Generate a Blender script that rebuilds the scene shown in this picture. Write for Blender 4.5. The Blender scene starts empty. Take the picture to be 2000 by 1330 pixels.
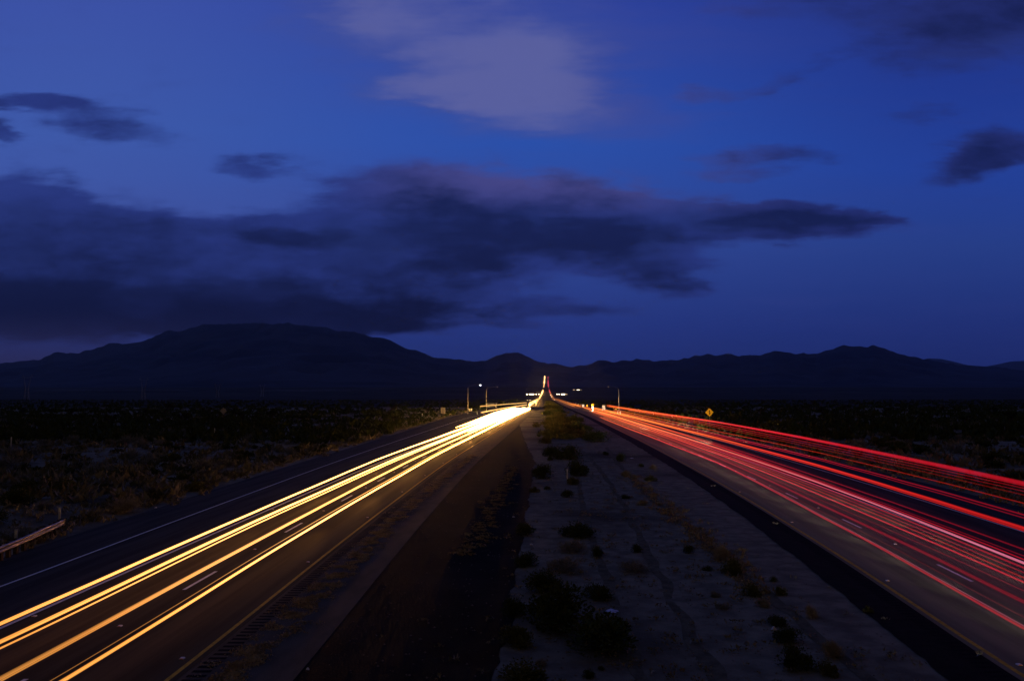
import bpy, bmesh, math, random
import numpy as np
from mathutils import Vector, noise as mnoise

SC = bpy.context.scene
COL = SC.collection
random.seed(7)
R = math.radians

def lin(r, g, b, k=1.0):
    o = []
    for c in (r, g, b):
        c /= 255.0
        o.append((c / 12.92 if c <= .04045 else ((c + .055) / 1.055) ** 2.4) * k)
    return (o[0], o[1], o[2], 1.0)

# ------------------------------------------------------------------ camera
CAM_H = 7.35
PITCH = math.atan(107 / 1500)
cam_d = bpy.data.cameras.new('camera')
cam_d.sensor_width = 36.0
cam_d.lens = 27.0
cam_d.clip_start = 0.3
cam_d.clip_end = 60000
cam = bpy.data.objects.new('camera', cam_d)
COL.objects.link(cam)
cam.location = (0, 0, CAM_H)
cam.rotation_euler = (R(90) + PITCH, 0, 0)
SC.camera = cam

SC.view_settings.view_transform = 'Standard'
SC.view_settings.look = 'None'
SC.view_settings.exposure = 0
SC.view_settings.gamma = 1
SC.view_settings.use_curve_mapping = False
SC.cycles.max_bounces = 5
SC.cycles.transparent_max_bounces = 48
SC.cycles.sample_clamp_indirect = 4.0
SC.cycles.use_denoising = True

def ray(px, py):
    a, b = (px - 1000) / 1500, (665 - py) / 1500
    c, s = math.cos(PITCH), math.sin(PITCH)
    return (a, c - b * s, s + b * c)

def gp(px, py, z=0.0):
    dx, dy, dz = ray(px, py)
    t = (z - CAM_H) / dz
    return (dx * t, dy * t)

def at(px, Y):
    dx, dy, dz = ray(px, 772)
    return dx / dy * Y

def uv(px, py):
    dx, dy, dz = ray(px, py)
    return (dx / dy, dz / dy)

# ------------------------------------------------------------------ world : dusk sky with cloud banks
world = bpy.data.worlds.new('World')
SC.world = world
world.use_nodes = True
WT = world.node_tree
WT.nodes.clear()

class NB:
    """tiny node builder"""
    def __init__(s, tree): s.t = tree
    def n(s, typ, **kw):
        nd = s.t.nodes.new(typ)
        for k, v in kw.items(): setattr(nd, k, v)
        return nd
    def put(s, nd, i, v):
        if v is None: return
        if hasattr(v, 'is_output'): s.t.links.new(v, nd.inputs[i])
        else: nd.inputs[i].default_value = v
    def math(s, op, a, b=None, c=None, clamp=False):
        nd = s.n('ShaderNodeMath', operation=op, use_clamp=clamp)
        s.put(nd, 0, a); s.put(nd, 1, b); s.put(nd, 2, c)
        return nd.outputs[0]
    def vec(s, op, a, b=None, out=0):
        nd = s.n('ShaderNodeVectorMath', operation=op)
        s.put(nd, 0, a); s.put(nd, 1, b)
        return nd.outputs[out]
    def smooth(s, x, a, b, lo=0.0, hi=1.0, kind='SMOOTHSTEP'):
        nd = s.n('ShaderNodeMapRange', interpolation_type=kind)
        s.put(nd, 0, x); s.put(nd, 1, a); s.put(nd, 2, b); s.put(nd, 3, lo); s.put(nd, 4, hi)
        return nd.outputs[0]
    def mix(s, f, a, b, blend='MIX'):
        nd = s.n('ShaderNodeMix', data_type='RGBA', blend_type=blend)
        s.put(nd, 0, f); s.put(nd, 6, a); s.put(nd, 7, b)
        return nd.outputs[2]
    def ramp(s, f, stops, interp='EASE'):
        nd = s.n('ShaderNodeValToRGB')
        nd.color_ramp.interpolation = interp
        el = nd.color_ramp.elements
        while len(el) < len(stops): el.new(0.5)
        for e, (p, c) in zip(el, stops): e.position = p; e.color = c
        s.put(nd, 0, f)
        return nd.outputs[0]
    def noise(s, v, scale, detail=4, rough=.5, dist=0.0, color=False, dim='3D', w=None):
        nd = s.n('ShaderNodeTexNoise', noise_dimensions=dim)
        if v is not None: s.put(nd, 'Vector', v)
        if w is not None: s.put(nd, 'W', w)
        nd.inputs['Scale'].default_value = scale
        nd.inputs['Detail'].default_value = detail
        nd.inputs['Roughness'].default_value = rough
        nd.inputs['Distortion'].default_value = dist
        return nd.outputs[1 if color else 0]

W = NB(WT)
tc = W.n('ShaderNodeTexCoord')
D = W.vec('NORMALIZE', tc.outputs['Generated'])
sp = W.n('ShaderNodeSeparateXYZ'); W.put(sp, 0, D)
dx, dy, dz = sp.outputs
dyc = W.math('MAXIMUM', dy, 0.12)
U = W.math('DIVIDE', dx, dyc)
V = W.math('DIVIDE', dz, dyc)
cb = W.n('ShaderNodeCombineXYZ'); W.put(cb, 0, U); W.put(cb, 1, V)
UV = cb.outputs[0]
# clear twilight behind the clouds
Vr = W.smooth(V, 0.0, 0.55, 0, 1, 'LINEAR')
def vs(py): return min(1, max(0, uv(1000, py)[1] / 0.55))
left = W.ramp(Vr, [(0, lin(34, 40, 92)), (vs(600), lin(40, 56, 126)), (vs(420), lin(64, 86, 164)),
                   (vs(250), lin(62, 90, 170)), (vs(0), lin(60, 82, 166))], 'LINEAR')
mid = W.ramp(Vr, [(0, lin(30, 42, 100)), (vs(640), lin(36, 54, 126)), (vs(450), lin(50, 74, 152)),
                  (vs(280), lin(42, 80, 170)), (vs(0), lin(44, 66, 158))], 'LINEAR')
right = W.ramp(Vr, [(0, lin(28, 38, 96)), (vs(640), lin(32, 48, 116)), (vs(480), lin(38, 62, 136)),
                    (vs(330), lin(34, 64, 152)), (vs(150), lin(32, 56, 142)), (vs(0), lin(36, 52, 130))], 'LINEAR')
c1 = W.mix(W.smooth(U, -0.62, 0.05), left, mid)
clear = W.mix(W.smooth(U, 0.0, 0.62), c1, right)

# warped coordinates so the blobs get torn, wind-drawn edges
st = W.vec('MULTIPLY', UV, (1.0, 2.6, 1.0))
wn = W.noise(st, 5.0, 5, .55, color=True)
wn2 = W.noise(W.vec('MULTIPLY', UV, (1.0, 4.5, 1.0)), 13.0, 4, .55, color=True)
w1 = W.vec('MULTIPLY', W.vec('SUBTRACT', wn, (.5, .5, .5)), (.15, .05, 0))
w2 = W.vec('MULTIPLY', W.vec('SUBTRACT', wn2, (.5, .5, .5)), (.10, .028, 0))
WUV = W.vec('ADD', W.vec('ADD', UV, w1), w2)

grp = bpy.data.node_groups.new('cloud_blob', 'ShaderNodeTree')
for nm, ty in (('P', 'NodeSocketVector'), ('C', 'NodeSocketVector'), ('Inv', 'NodeSocketVector'), ('Rot', 'NodeSocketFloat'), ('Amp', 'NodeSocketFloat'), ('Acc', 'NodeSocketFloat')):
    grp.interface.new_socket(nm, in_out='INPUT', socket_type=ty)
grp.interface.new_socket('Out', in_out='OUTPUT', socket_type='NodeSocketFloat')
G = NB(grp)
gi = grp.nodes.new('NodeGroupInput'); go = grp.nodes.new('NodeGroupOutput')
sub_ = G.vec('SUBTRACT', gi.outputs[0], gi.outputs[1])
rv = G.n('ShaderNodeVectorRotate', rotation_type='Z_AXIS')
G.put(rv, 'Vector', sub_); G.put(rv, 'Angle', gi.outputs[3])
ln = G.vec('LENGTH', G.vec('MULTIPLY', rv.outputs[0], gi.outputs[2]), out=1)
bl = G.math('MULTIPLY', G.smooth(ln, 1.3, 0.25), gi.outputs[4])
grp.links.new(G.math('ADD', gi.outputs[5], bl), go.inputs[0])

def blobs(lst, coords):
    acc = None
    for cx, cy, rx, ry, rot, amp in lst:
        g = WT.nodes.new('ShaderNodeGroup'); g.node_tree = grp
        u, v = uv(cx, cy)
        W.put(g, 0, coords)
        g.inputs[1].default_value = (u, v, 0)
        g.inputs[2].default_value = (1500 / rx, 1500 / ry, 0)
        g.inputs[3].default_value = R(rot)
        g.inputs[4].default_value = amp
        if acc is None: g.inputs[5].default_value = 0
        else: W.put(g, 5, acc)
        acc = g.outputs[0]
    return acc

DARK = [(860, 470, 320, 100, 0, .3), (30, 400, 130, 85, 0, 1.0), (90, 520, 380, 150, 0, 1.1), (330, 465, 380, 72, 0, 1.0), (300, 600, 720, 80, 0, 1.1),
        (650, 590, 320, 62, 0, .9), (600, 500, 300, 95, 0, .95), (790, 375, 200, 76, 0, .95), (980, 405, 300, 72, 0, .95), (740, 500, 260, 90, 0, .8), (500, 646, 440, 26, 0, 1.3), (860, 560, 260, 50, 0, .55),
        (1020, 465, 280, 74, 0, .9), (1280, 428, 360, 56, 0, 1.0), (1530, 428, 250, 38, 3, 1.1), (1650, 428, 110, 17, 3, .7), (1130, 480, 270, 44, 0, .5),
        (920, 530, 110, 48, 0, .8), (1270, 513, 190, 40, -4, .95), (1310, 562, 100, 32, 0, .8), (960, 604, 300, 28, 0, .8),
        (740, 634, 190, 18, 0, .95), (1000, 638, 130, 12, 0, .75), (450, 630, 400, 32, 0, .9), (500, 322, 120, 30, 0, .7), (190, 238, 180, 42, 10, .62),
        (0, 262, 50, 26, 0, .7), (70, 205, 120, 22, 0, .6), (1960, 300, 190, 50, -10, .85), (1820, 228, 90, 24, 0, .42),
        (1950, 40, 320, 100, -14, .75), (1500, 300, 200, 22, 0, .5), (1440, 335, 140, 22, 0, .45), (1620, 10, 340, 55, 0, .42),
        (1540, 150, 160, 22, -24, .36), (1370, 190, 80, 24, 0, .34), (1230, 350, 80, 20, 20, .3)]
CORES = [(500, 642, 380, 26, 0, 1.1), (80, 610, 520, 70, 0, .9), (450, 620, 450, 40, 0, .9), (60, 520, 220, 70, 0, .6), (480, 560, 180, 34, 0, .55), (590, 462, 170, 22, 4, .7), (330, 440, 240, 30, 0, .35),
         (1000, 450, 330, 42, 0, .75), (900, 520, 120, 36, 0, .7), (1250, 462, 260, 26, 0, .65), (1560, 432, 200, 18, 2, .8), (1120, 492, 180, 26, 0, .6), (830, 400, 150, 36, 0, .5),
         (1330, 525, 120, 24, 0, .5), (1300, 560, 80, 20, 0, .4), (980, 606, 260, 18, 0, .35), (1950, 310, 120, 34, -8, .6), (240, 240, 120, 24, 8, .3), (1960, 30, 200, 50, -14, .5)]
BRIGHT = [(880, 110, 330, 120, 12, .55), (1060, 170, 320, 110, 10, .4), (930, 50, 400, 120, 0, .75), (860, -60, 460, 120, 0, .65), (900, 185, 260, 52, 0, .8), (1030, 135, 260, 90, 0, .6),
          (1110, 215, 300, 62, 6, .85), (960, 250, 180, 34, 0, .6), (1280, 90, 320, 70, 0, .4), (660, 40, 150, 70, 0, .5), (790, 190, 110, 22, 8, .4),
          (370, 400, 350, 45, 0, .3), (640, 360, 200, 50, 0, .3), (1450, 450, 500, 22, 0, .22), (1560, 590, 160, 14, 0, .25)]
streak = W.noise(W.vec('MULTIPLY', UV, (1.0, 7.0, 1.0)), 7.0, 5, .6)
lump = W.noise(W.vec('MULTIPLY', UV, (1.0, 2.2, 1.0)), 9.0, 6, .6)
dd = W.math('ADD', blobs(DARK, WUV), W.math('MULTIPLY', W.math('SUBTRACT', lump, .5), .95))
dd = W.math('ADD', dd, W.math('MULTIPLY', W.math('SUBTRACT', streak, .5), .45))
a_dark = W.smooth(dd, 0.08, 0.80)
cc = W.math('ADD', blobs(CORES, WUV), W.math('MULTIPLY', W.math('SUBTRACT', lump, .5), 2.3))
cc = W.math('ADD', cc, W.math('MULTIPLY', W.math('SUBTRACT', dd, .5), .28))
core = W.smooth(cc, -0.25, 1.25)
bb = W.math('ADD', blobs(BRIGHT, WUV), W.math('MULTIPLY', W.math('SUBTRACT', streak, .5), .8))
bb = W.math('ADD', bb, W.math('MULTIPLY', W.math('SUBTRACT', lump, .5), .35))
a_bright = W.smooth(bb, -0.15, 2.1)
bcol = W.mix(W.smooth(W.math('ADD', bb, W.math('MULTIPLY', W.math('SUBTRACT', lump, .5), 1.4)), .7, 1.9), lin(66, 78, 146), lin(94, 99, 158))
bcol = W.mix(W.smooth(U, .04, .22), bcol, lin(66, 72, 142))
s1 = W.mix(W.math('MULTIPLY', a_bright, .88), clear, bcol)
edge_col = W.mix(W.math('MULTIPLY', W.smooth(U, -0.3, 0.0), W.smooth(V, uv(1000, 440)[1], uv(1000, 350)[1])), lin(38, 52, 120), lin(70, 70, 132))
lowf = W.smooth(V, uv(1000, 640)[1], uv(1000, 430)[1])
core_col = W.mix(lowf, lin(11, 13, 38), lin(19, 27, 70))
edge_col = W.mix(W.smooth(U, .18, .42), edge_col, lin(34, 44, 106))
dcol = W.mix(core, edge_col, core_col)
big = W.noise(W.vec('MULTIPLY', WUV, (1.0, 1.9, 1.0)), 6.5, 3, .5)
dcol = W.mix(W.math('MULTIPLY', W.smooth(W.math('ADD', W.math('MULTIPLY', big, .7), W.math('MULTIPLY', lump, .3)), .48, .70), .40), dcol, W.mix(lowf, lin(28, 34, 84), lin(46, 64, 138)))
s2 = W.mix(W.math('MULTIPLY', a_dark, .95), s1, dcol)
# thin even veil near the horizon, left
s2 = W.mix(W.math('MULTIPLY', W.smooth(V, 0.12, 0.02), W.smooth(U, -.2, -.65)), s2, lin(42, 40, 76))
# overhead and behind: unseen dull overcast, tinted to neutralise the ground colour
front = W.smooth(dy, 0.10, 0.5)
back = W.mix(W.smooth(dz, 0.05, 0.6), lin(58, 45, 34), lin(42, 38, 36))
sky = W.mix(front, back, s2)
sky = W.mix(W.smooth(dz, -0.02, -0.08), sky, (0.002, 0.002, 0.004, 1))
# a Nishita twilight adds the last of the blue, at a very low strength
nis = W.n('ShaderNodeTexSky', sky_type='NISHITA', sun_disc=False, sun_elevation=R(-4), sun_rotation=R(150))
nsc = W.vec('SCALE', nis.outputs[0]); nsc.node.inputs['Scale'].default_value = 0.02
tot = W.vec('ADD', sky, nsc)
bg = W.n('ShaderNodeBackground')
W.put(bg, 0, tot); bg.inputs[1].default_value = 1.0
wo = W.n('ShaderNodeOutputWorld')
WT.links.new(bg.outputs[0], wo.inputs[0])

# ------------------------------------------------------------------ helpers for objects
def mesh_obj(name, verts, faces, mats=None, parent=None, smooth=False, loc=None):
    me = bpy.data.meshes.new(name)
    me.from_pydata([tuple(v) for v in verts], [], faces)
    if mats:
        for m in (mats if isinstance(mats, (list, tuple)) else [mats]): me.materials.append(m)
    if smooth: me.polygons.foreach_set('use_smooth', [True] * len(me.polygons))
    me.update()
    o = bpy.data.objects.new(name, me)
    COL.objects.link(o)
    if parent: o.parent = parent
    if loc: o.location = loc
    return o

def empty(name, loc, rz=0.0):
    o = bpy.data.objects.new(name, None)
    o.empty_display_size = .2
    COL.objects.link(o)
    o.location = loc
    o.rotation_euler = (0, 0, rz)
    return o

def tag(o, label, cat, group=None, kind=None):
    o['label'] = label
    o['category'] = cat
    if group: o['group'] = group
    if kind: o['kind'] = kind
    return o

def struct(o, label=None, cat=None):
    o['kind'] = 'structure'
    if label: o['label'] = label
    if cat: o['category'] = cat
    return o

def copy_tree(o, parent=None):
    c = o.copy(); COL.objects.link(c); c.parent = parent
    for ch in o.children: copy_tree(ch, c)
    return c

class MB:
    def __init__(s): s.v = []; s.f = []
    def box(s, x0, x1, y0, y1, z0, z1):
        b = len(s.v)
        s.v += [(x0, y0, z0), (x1, y0, z0), (x1, y1, z0), (x0, y1, z0), (x0, y0, z1), (x1, y0, z1), (x1, y1, z1), (x0, y1, z1)]
        s.f += [tuple(b + i for i in q) for q in ((0, 3, 2, 1), (4, 5, 6, 7), (0, 1, 5, 4), (1, 2, 6, 5), (2, 3, 7, 6), (3, 0, 4, 7))]
    def tube(s, pts, rads, n=8, cap=True):
        b = len(s.v); P = [Vector(p) for p in pts]
        for i, p in enumerate(P):
            d = (P[min(i + 1, len(P) - 1)] - P[max(i - 1, 0)]).normalized()
            up = Vector((0, 0, 1)) if abs(d.z) < .9 else Vector((0, 1, 0))
            a = d.cross(up).normalized(); c = a.cross(d).normalized()
            r = rads[i] if isinstance(rads, (list, tuple)) else rads
            for k in range(n):
                t = 2 * math.pi * k / n
                s.v.append(tuple(p + a * (r * math.cos(t)) + c * (r * math.sin(t))))
        for i in range(len(P) - 1):
            for k in range(n):
                k2 = (k + 1) % n
                s.f.append((b + i * n + k, b + i * n + k2, b + (i + 1) * n + k2, b + (i + 1) * n + k))
        if cap:
            s.f.append(tuple(b + k for k in range(n))[::-1])
            s.f.append(tuple(b + (len(P) - 1) * n + k for k in range(n)))
    def prism(s, poly, y0, y1):      # poly in xz, extruded along y
        b = len(s.v); n = len(poly)
        s.v += [(x, y0, z) for x, z in poly] + [(x, y1, z) for x, z in poly]
        s.f.append(tuple(b + i for i in range(n)))
        s.f.append(tuple(b + n + i for i in range(n))[::-1])
        for i in range(n):
            j = (i + 1) % n
            s.f.append((b + i, b + n + i, b + n + j, b + j))
    def build(s, name, mat, parent=None, smooth=False):
        return mesh_obj(name, s.v, s.f, mat, parent, smooth)

def new_mat(name):
    m = bpy.data.materials.new(name); m.use_nodes = True
    t = m.node_tree; t.nodes.clear()
    N = NB(t)
    out = N.n('ShaderNodeOutputMaterial')
    return m, N, out

def pbr(name, c1, c2=None, scale=4.0, rough=.85, bump=0.0, bscale=None, metal=0.0, detail=6, spec=.03, stretch=None, c3=None, s3=.3, road=False):
    m, N, out = new_mat(name)
    b = N.n('ShaderNodeBsdfPrincipled')
    tcn = N.n('ShaderNodeTexCoord')
    co = tcn.outputs['Object']
    if road:
        ua = N.n('ShaderNodeAttribute', attribute_name='road_uv'); co = ua.outputs['Vector']
    if stretch: co = N.vec('MULTIPLY', co, stretch)
    if c2:
        nz = N.noise(co, scale, detail, .6)
        col = N.mix(N.smooth(nz, .35, .65), tuple(c1) + (1,), tuple(c2) + (1,))
        if c3:
            nz3 = N.noise(co, s3, 4, .6)
            col = N.mix(N.smooth(nz3, .45, .68), col, tuple(c3) + (1,))
        N.put(b, 'Base Color', col)
    else:
        b.inputs['Base Color'].default_value = tuple(c1) + (1,)
    b.inputs['Roughness'].default_value = rough
    b.inputs['Metallic'].default_value = metal
    b.inputs['Specular IOR Level'].default_value = spec
    if bump:
        bn = N.n('ShaderNodeBump'); bn.inputs['Strength'].default_value = bump
        bn.inputs['Distance'].default_value = .05
        N.put(bn, 'Height', N.noise(co, bscale or scale * 4, 6, .65))
        m.node_tree.links.new(bn.outputs[0], b.inputs['Normal'])
    m.node_tree.links.new(b.outputs[0], out.inputs[0])
    return m

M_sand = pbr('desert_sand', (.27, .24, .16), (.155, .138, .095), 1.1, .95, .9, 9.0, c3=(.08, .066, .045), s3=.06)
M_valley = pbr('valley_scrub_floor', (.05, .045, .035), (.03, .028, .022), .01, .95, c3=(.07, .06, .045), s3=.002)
M_asphalt = pbr('asphalt', (.026, .0245, .021), (.056, .052, .046), 1.6, .95, .3, 60, stretch=(1, .05, 1), spec=.08, road=True)
M_worn = pbr('concrete_lane', (.21, .195, .12), (.14, .13, .08), 1.3, .92, .3, 50, stretch=(1, .04, 1), spec=.08, road=True)
M_brown = pbr('headlit_lane_surface', (.085, .071, .042), (.045, .037, .022), 1.3, .9, .3, 50, stretch=(1, .03, 1), spec=.03, road=True)  # brown cast of the headlights put into the lane colour
M_black = pbr('dark_shoulder', (.011, .0108, .008), (.018, .017, .013), 2.0, .85, .7, 30)
M_shl = pbr('dusty_shoulder', (.12, .10, .072), (.08, .067, .048), 1.4, .9, .5, 30, stretch=(1, .3, 1), road=True)
M_burn = pbr('dark_gravel', (.005, .006, .006), (.011, .012, .011), .8, .95, .9, 14, c3=(.018, .018, .016), s3=.22)
M_white = pbr('white_paint', (.88, .88, .82), (.72, .72, .66), 6, .8)
M_yellow = pbr('yellow_paint', (.62, .40, .03), (.40, .27, .02), 5, .6)
M_groove = pbr('rumble_groove', (.008, .008, .009), rough=.95)
M_steel = pbr('galvanised_steel', (.42, .43, .44), (.30, .31, .32), 3, .45, metal=.75)
M_darkst = pbr('darkened_metal', (.06, .06, .065), (.04, .04, .045), 3, .6)  # darkened in colour so the lamp arms do not look lit
M_post = pbr('pole_paint', (.45, .42, .38), (.36, .34, .3), 2, .6)
M_plast = pbr('white_plastic', (.72, .72, .70), (.6, .6, .58), 5, .5)
M_wood = pbr('timber_post', (.12, .085, .055), (.07, .05, .035), 8, .9, .5)
M_signw = pbr('white_sign_sheet', (.88, .87, .83), rough=.35)
M_signy = pbr('yellow_sign_sheet', (.88, .42, .015), rough=.35)
M_signbk = pbr('sign_back_metal', (.42, .42, .45), (.34, .34, .37), 2, .5, metal=.2)
M_ink = pbr('black_sign_legend', (.006, .006, .006), rough=.4)
M_leaf = pbr('creosote_leaf', (.08, .10, .03), (.04, .052, .016), 3, .8)
M_leaf2 = pbr('olive_leaf', (.15, .15, .05), (.07, .075, .025), 3, .8)
M_grey = pbr('grey_bursage', (.32, .30, .23), (.16, .15, .11), 3, .9)
M_debris = pbr('sandy_debris', (.5, .40, .24), (.3, .23, .14), 2, .95)
M_scrub = pbr('mixed_scrub', (.30, .26, .18), (.08, .078, .045), .35, .9)
M_rail = pbr('warm_lit_rail', (.26, .22, .17), (.15, .12, .09), 3, .33, metal=.8)  # rusty steel tone, with the warm headlight cast put into the colour
M_straw = pbr('dry_straw', (.40, .33, .20), (.26, .21, .12), 2, .9)
M_bark = pbr('yucca_bark', (.09, .07, .05), (.05, .04, .03), 6, .95, .6)
M_spike = pbr('yucca_leaf', (.045, .055, .025), (.028, .034, .016), 3, .8)
M_rock = pbr('stone', (.22, .2, .18), (.12, .11, .1), 3, .95)
M_litter = pbr('litter_plastic', (.6, .66, .85), (.45, .5, .7), 9, .4)
M_amber = pbr('amber_reflector', (.8, .3, .03), rough=.3)

def emit_mat(name, col, strength):
    m, N, out = new_mat(name)
    e = N.n('ShaderNodeEmission'); e.inputs[0].default_value = tuple(col) + (1,); e.inputs[1].default_value = strength
    m.node_tree.links.new(e.outputs[0], out.inputs[0])
    return m
M_lampw = emit_mat('lit_lamp_white', (1, .78, .5), 7)
M_lampc = emit_mat('lit_lamp_cool', (.85, .93, 1), 6)
M_lampa = emit_mat('lit_lamp_amber', (1, .68, .36), 2.2)
M_lampd = emit_mat('lit_lamp_dim', (.9, .75, .8), .35)

# ------------------------------------------------------------------ road geometry in the world
def sm_interp(pts):
    """pts: (Y, offset) -> smooth function of Y (log spaced)"""
    pts = sorted(pts)
    ys = np.array([math.log(max(p[0], 1) + 15) for p in pts]); vs_ = np.array([p[1] for p in pts])
    g = np.linspace(math.log(5), math.log(14000), 900)
    v = np.interp(g, ys, vs_)
    k = np.hanning(61); k /= k.sum()
    vp = np.pad(v, 30, mode='edge')
    v = np.convolve(vp, k, mode='valid')
    return lambda Y: float(np.interp(math.log(max(Y + 15, 5.001)), g, v))
AX = 68 / 1500
def rel(px, py, z=0.0):
    X, Y = gp(px, py, z)
    return (Y, X - AX * Y)
offR = sm_interp([rel(2000, 1327), rel(1879, 1247), rel(1725, 1140), rel(1400, 940), rel(1256, 863), rel(1152, 813), (400, 13.2), (560, 11.8), (820, 11), (1350, 11), (2900, 14), (3700, 11), (4500, 8)])
offL = sm_interp([rel(330, 1330), rel(500, 1193), rel(690, 1041), rel(877, 900), rel(1019, 810), (400, -7.0), (500, -5.5), (1000, -8.4), (2700, -19), (3500, -20), (4300, -17)])
YR = lambda Y: AX * Y + offR(Y)      # yellow edge line, right carriageway
YL = lambda Y: AX * Y + offL(Y)      # yellow edge line, left carriageway
GZ = np.array([(-200, 0), (1100, 0), (1900, -3), (2700, 2), (3500, 12), (4200, 31.0), (5200, 62)])
def gbase(Y): return float(np.interp(Y, GZ[:, 0], GZ[:, 1]))

ROWS = [-30 + 3.0 * i for i in range(40)]
y = ROWS[-1]
while y < 5000:
    y *= 1.035; ROWS.append(y)
ROWS[-1] = 5200
ROWS = [float(v) for v in ROWS]

shoulderL_out = sm_interp([(20, -14.0), (34, -14.4), (45, -14.6), (70, -15.6), (112, -16.8), (180, -19.5), (275, -24.0), (340, -24), (450, -16), (700, -13), (4000, -11)])
shoulderR_out = sm_interp([(20, 16.5), (50, 17.3), (90, 17.0), (180, 16.0), (350, 14.5), (800, 13.5), (4000, 11.5)])

def strip(name, fL, fR, y0, y1, z, mat, rows=None, jag=0.0):
    rs = [y for y in (rows or ROWS) if y0 <= y <= y1]
    if rs[0] > y0 + .01: rs.insert(0, y0)
    if rs[-1] < y1 - .01: rs.append(y1)
    if jag:
        fine = []
        for a, b in zip(rs, rs[1:]):
            n = max(1, int((b - a) / .5)) if a < 140 else 1
            fine += [a + (b - a) * i / n for i in range(n)]
        rs = fine + [rs[-1]]
    vs_, fs = [], []
    for i, Y in enumerate(rs):
        zz = gbase(Y) + z
        j = jag * (mnoise.noise(Vector((Y * .35, z * 50, 0))) + .5 * mnoise.noise(Vector((Y * 1.7, 3, 0)))) if jag else 0
        vs_ += [(fL(Y) + (j if jag else 0), Y, zz), (fR(Y) + (0 if not jag else j * .0), Y, zz)]
        if i: fs.append((2 * i - 2, 2 * i - 1, 2 * i + 1, 2 * i))
    o = mesh_obj(name, vs_, fs, mat)
    ra = o.data.attributes.new('road_uv', 'FLOAT_VECTOR', 'POINT')
    ra.data.foreach_set('vector', [c for v in vs_ for c in (v[0] - (YL(v[1]) if v[0] < AX * v[1] else YR(v[1])), v[1], 0)])
    return struct(o)

# ground: one sheet, fine round the roads, spreading out to the far valley
offs = list(np.arange(-60, 61, 1.0))
a = 60.0
while a < 9000:
    a *= 1.09; offs.append(a); offs.insert(0, -a)
def road_gap(X, Y):
    """distance outside the paved corridors; 0 on pavement"""
    xl0, xl1 = YL(Y) + shoulderL_out(Y), (AX * Y - .6 if Y < 195 else YL(Y) + 3.2)
    xr0, xr1 = YR(Y) - 2.2, YR(Y) + shoulderR_out(Y)
    d = 1e9
    for p, q in ((xl0, xl1), (xr0, xr1)):
        if p <= X <= q: return 0.0
        d = min(d, abs(X - p), abs(X - q))
    return d
def bump_z(X, Y):
    n = mnoise.noise(Vector((X * .045, Y * .045, 1.3))) * .55 + mnoise.noise(Vector((X * .16, Y * .16, 5.3))) * .22 + mnoise.noise(Vector((X * .55, Y * .55, 9.3))) * .07
    g = road_gap(X, Y)
    w = min(1.0, max(0.0, (g - .6) / 7.0)); w = w * w * (3 - 2 * w)
    inmed = YL(Y) < X < YR(Y)
    amp = .35 if inmed else 1.6
    fade = 1.0 if Y < 700 else max(0, 1 - (Y - 700) / 600)
    z = n * amp * w * fade
    if not inmed: z += .55 * w * fade * (1 if X > 0 else .3)
    return z
def ground_z(X, Y): return gbase(Y) + bump_z(X, Y)
gv, gf = [], []
nc = len(offs)
for i, Y in enumerate(ROWS):
    for j, o_ in enumerate(offs):
        X = AX * Y + 1.5 + o_ * (1 if abs(o_) <= 60 else 1)
        gv.append((X, Y, gbase(Y) + (bump_z(X, Y) if Y < 1300 and abs(o_) < 700 else 0)))
        if i and j:
            gf.append(((i - 1) * nc + j - 1, (i - 1) * nc + j, i * nc + j, i * nc + j - 1))
gob = mesh_obj('ground', gv, gf, [M_sand, M_valley], smooth=True)
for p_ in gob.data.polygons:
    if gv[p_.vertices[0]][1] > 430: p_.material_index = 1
struct(gob, 'sandy desert floor scattered with scrub', 'ground')

FARY = 5100
# left carriageway
strip('road', lambda Y: YL(Y) + shoulderL_out(Y), lambda Y: YL(Y) - 7.3, -28, FARY, .030, M_asphalt)
strip('road', lambda Y: YL(Y) - 7.3, lambda Y: YL(Y) + .25, -28, FARY, .032, M_brown)
strip('road_shoulder', lambda Y: YL(Y) + .25, lambda Y: YL(Y) + 3.25, -28, 2000, .026, M_shl)
def gravR(Y):
    q = AX * Y - 1.3 + .35 * mnoise.noise(Vector((Y * .22, 4, 0))) + .22 * mnoise.noise(Vector((Y * .9, 8, 0)))
    s_ = min(1, max(0, (Y - 85) / 110)); return q + (YL(Y) + 3.15 - q) * s_ * (1 + .3 * mnoise.noise(Vector((Y * .1, 1, 0))) * (1 - s_))
strip('gravel_strip', lambda Y: YL(Y) + 3.1, gravR, -28, 195, .012, M_burn, rows=[-28 + .6 * i for i in range(372)])
# right carriageway
strip('road_shoulder', lambda Y: YR(Y) - 2.05, lambda Y: YR(Y) - .25, -28, 2000, .026, M_black, jag=.15)
strip('road', lambda Y: YR(Y) - .25, lambda Y: YR(Y) + 7.6, -28, FARY, .032, M_worn)
strip('road', lambda Y: YR(Y) + 7.6, lambda Y: YR(Y) + shoulderR_out(Y), -28, FARY, .030, M_asphalt)

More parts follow.
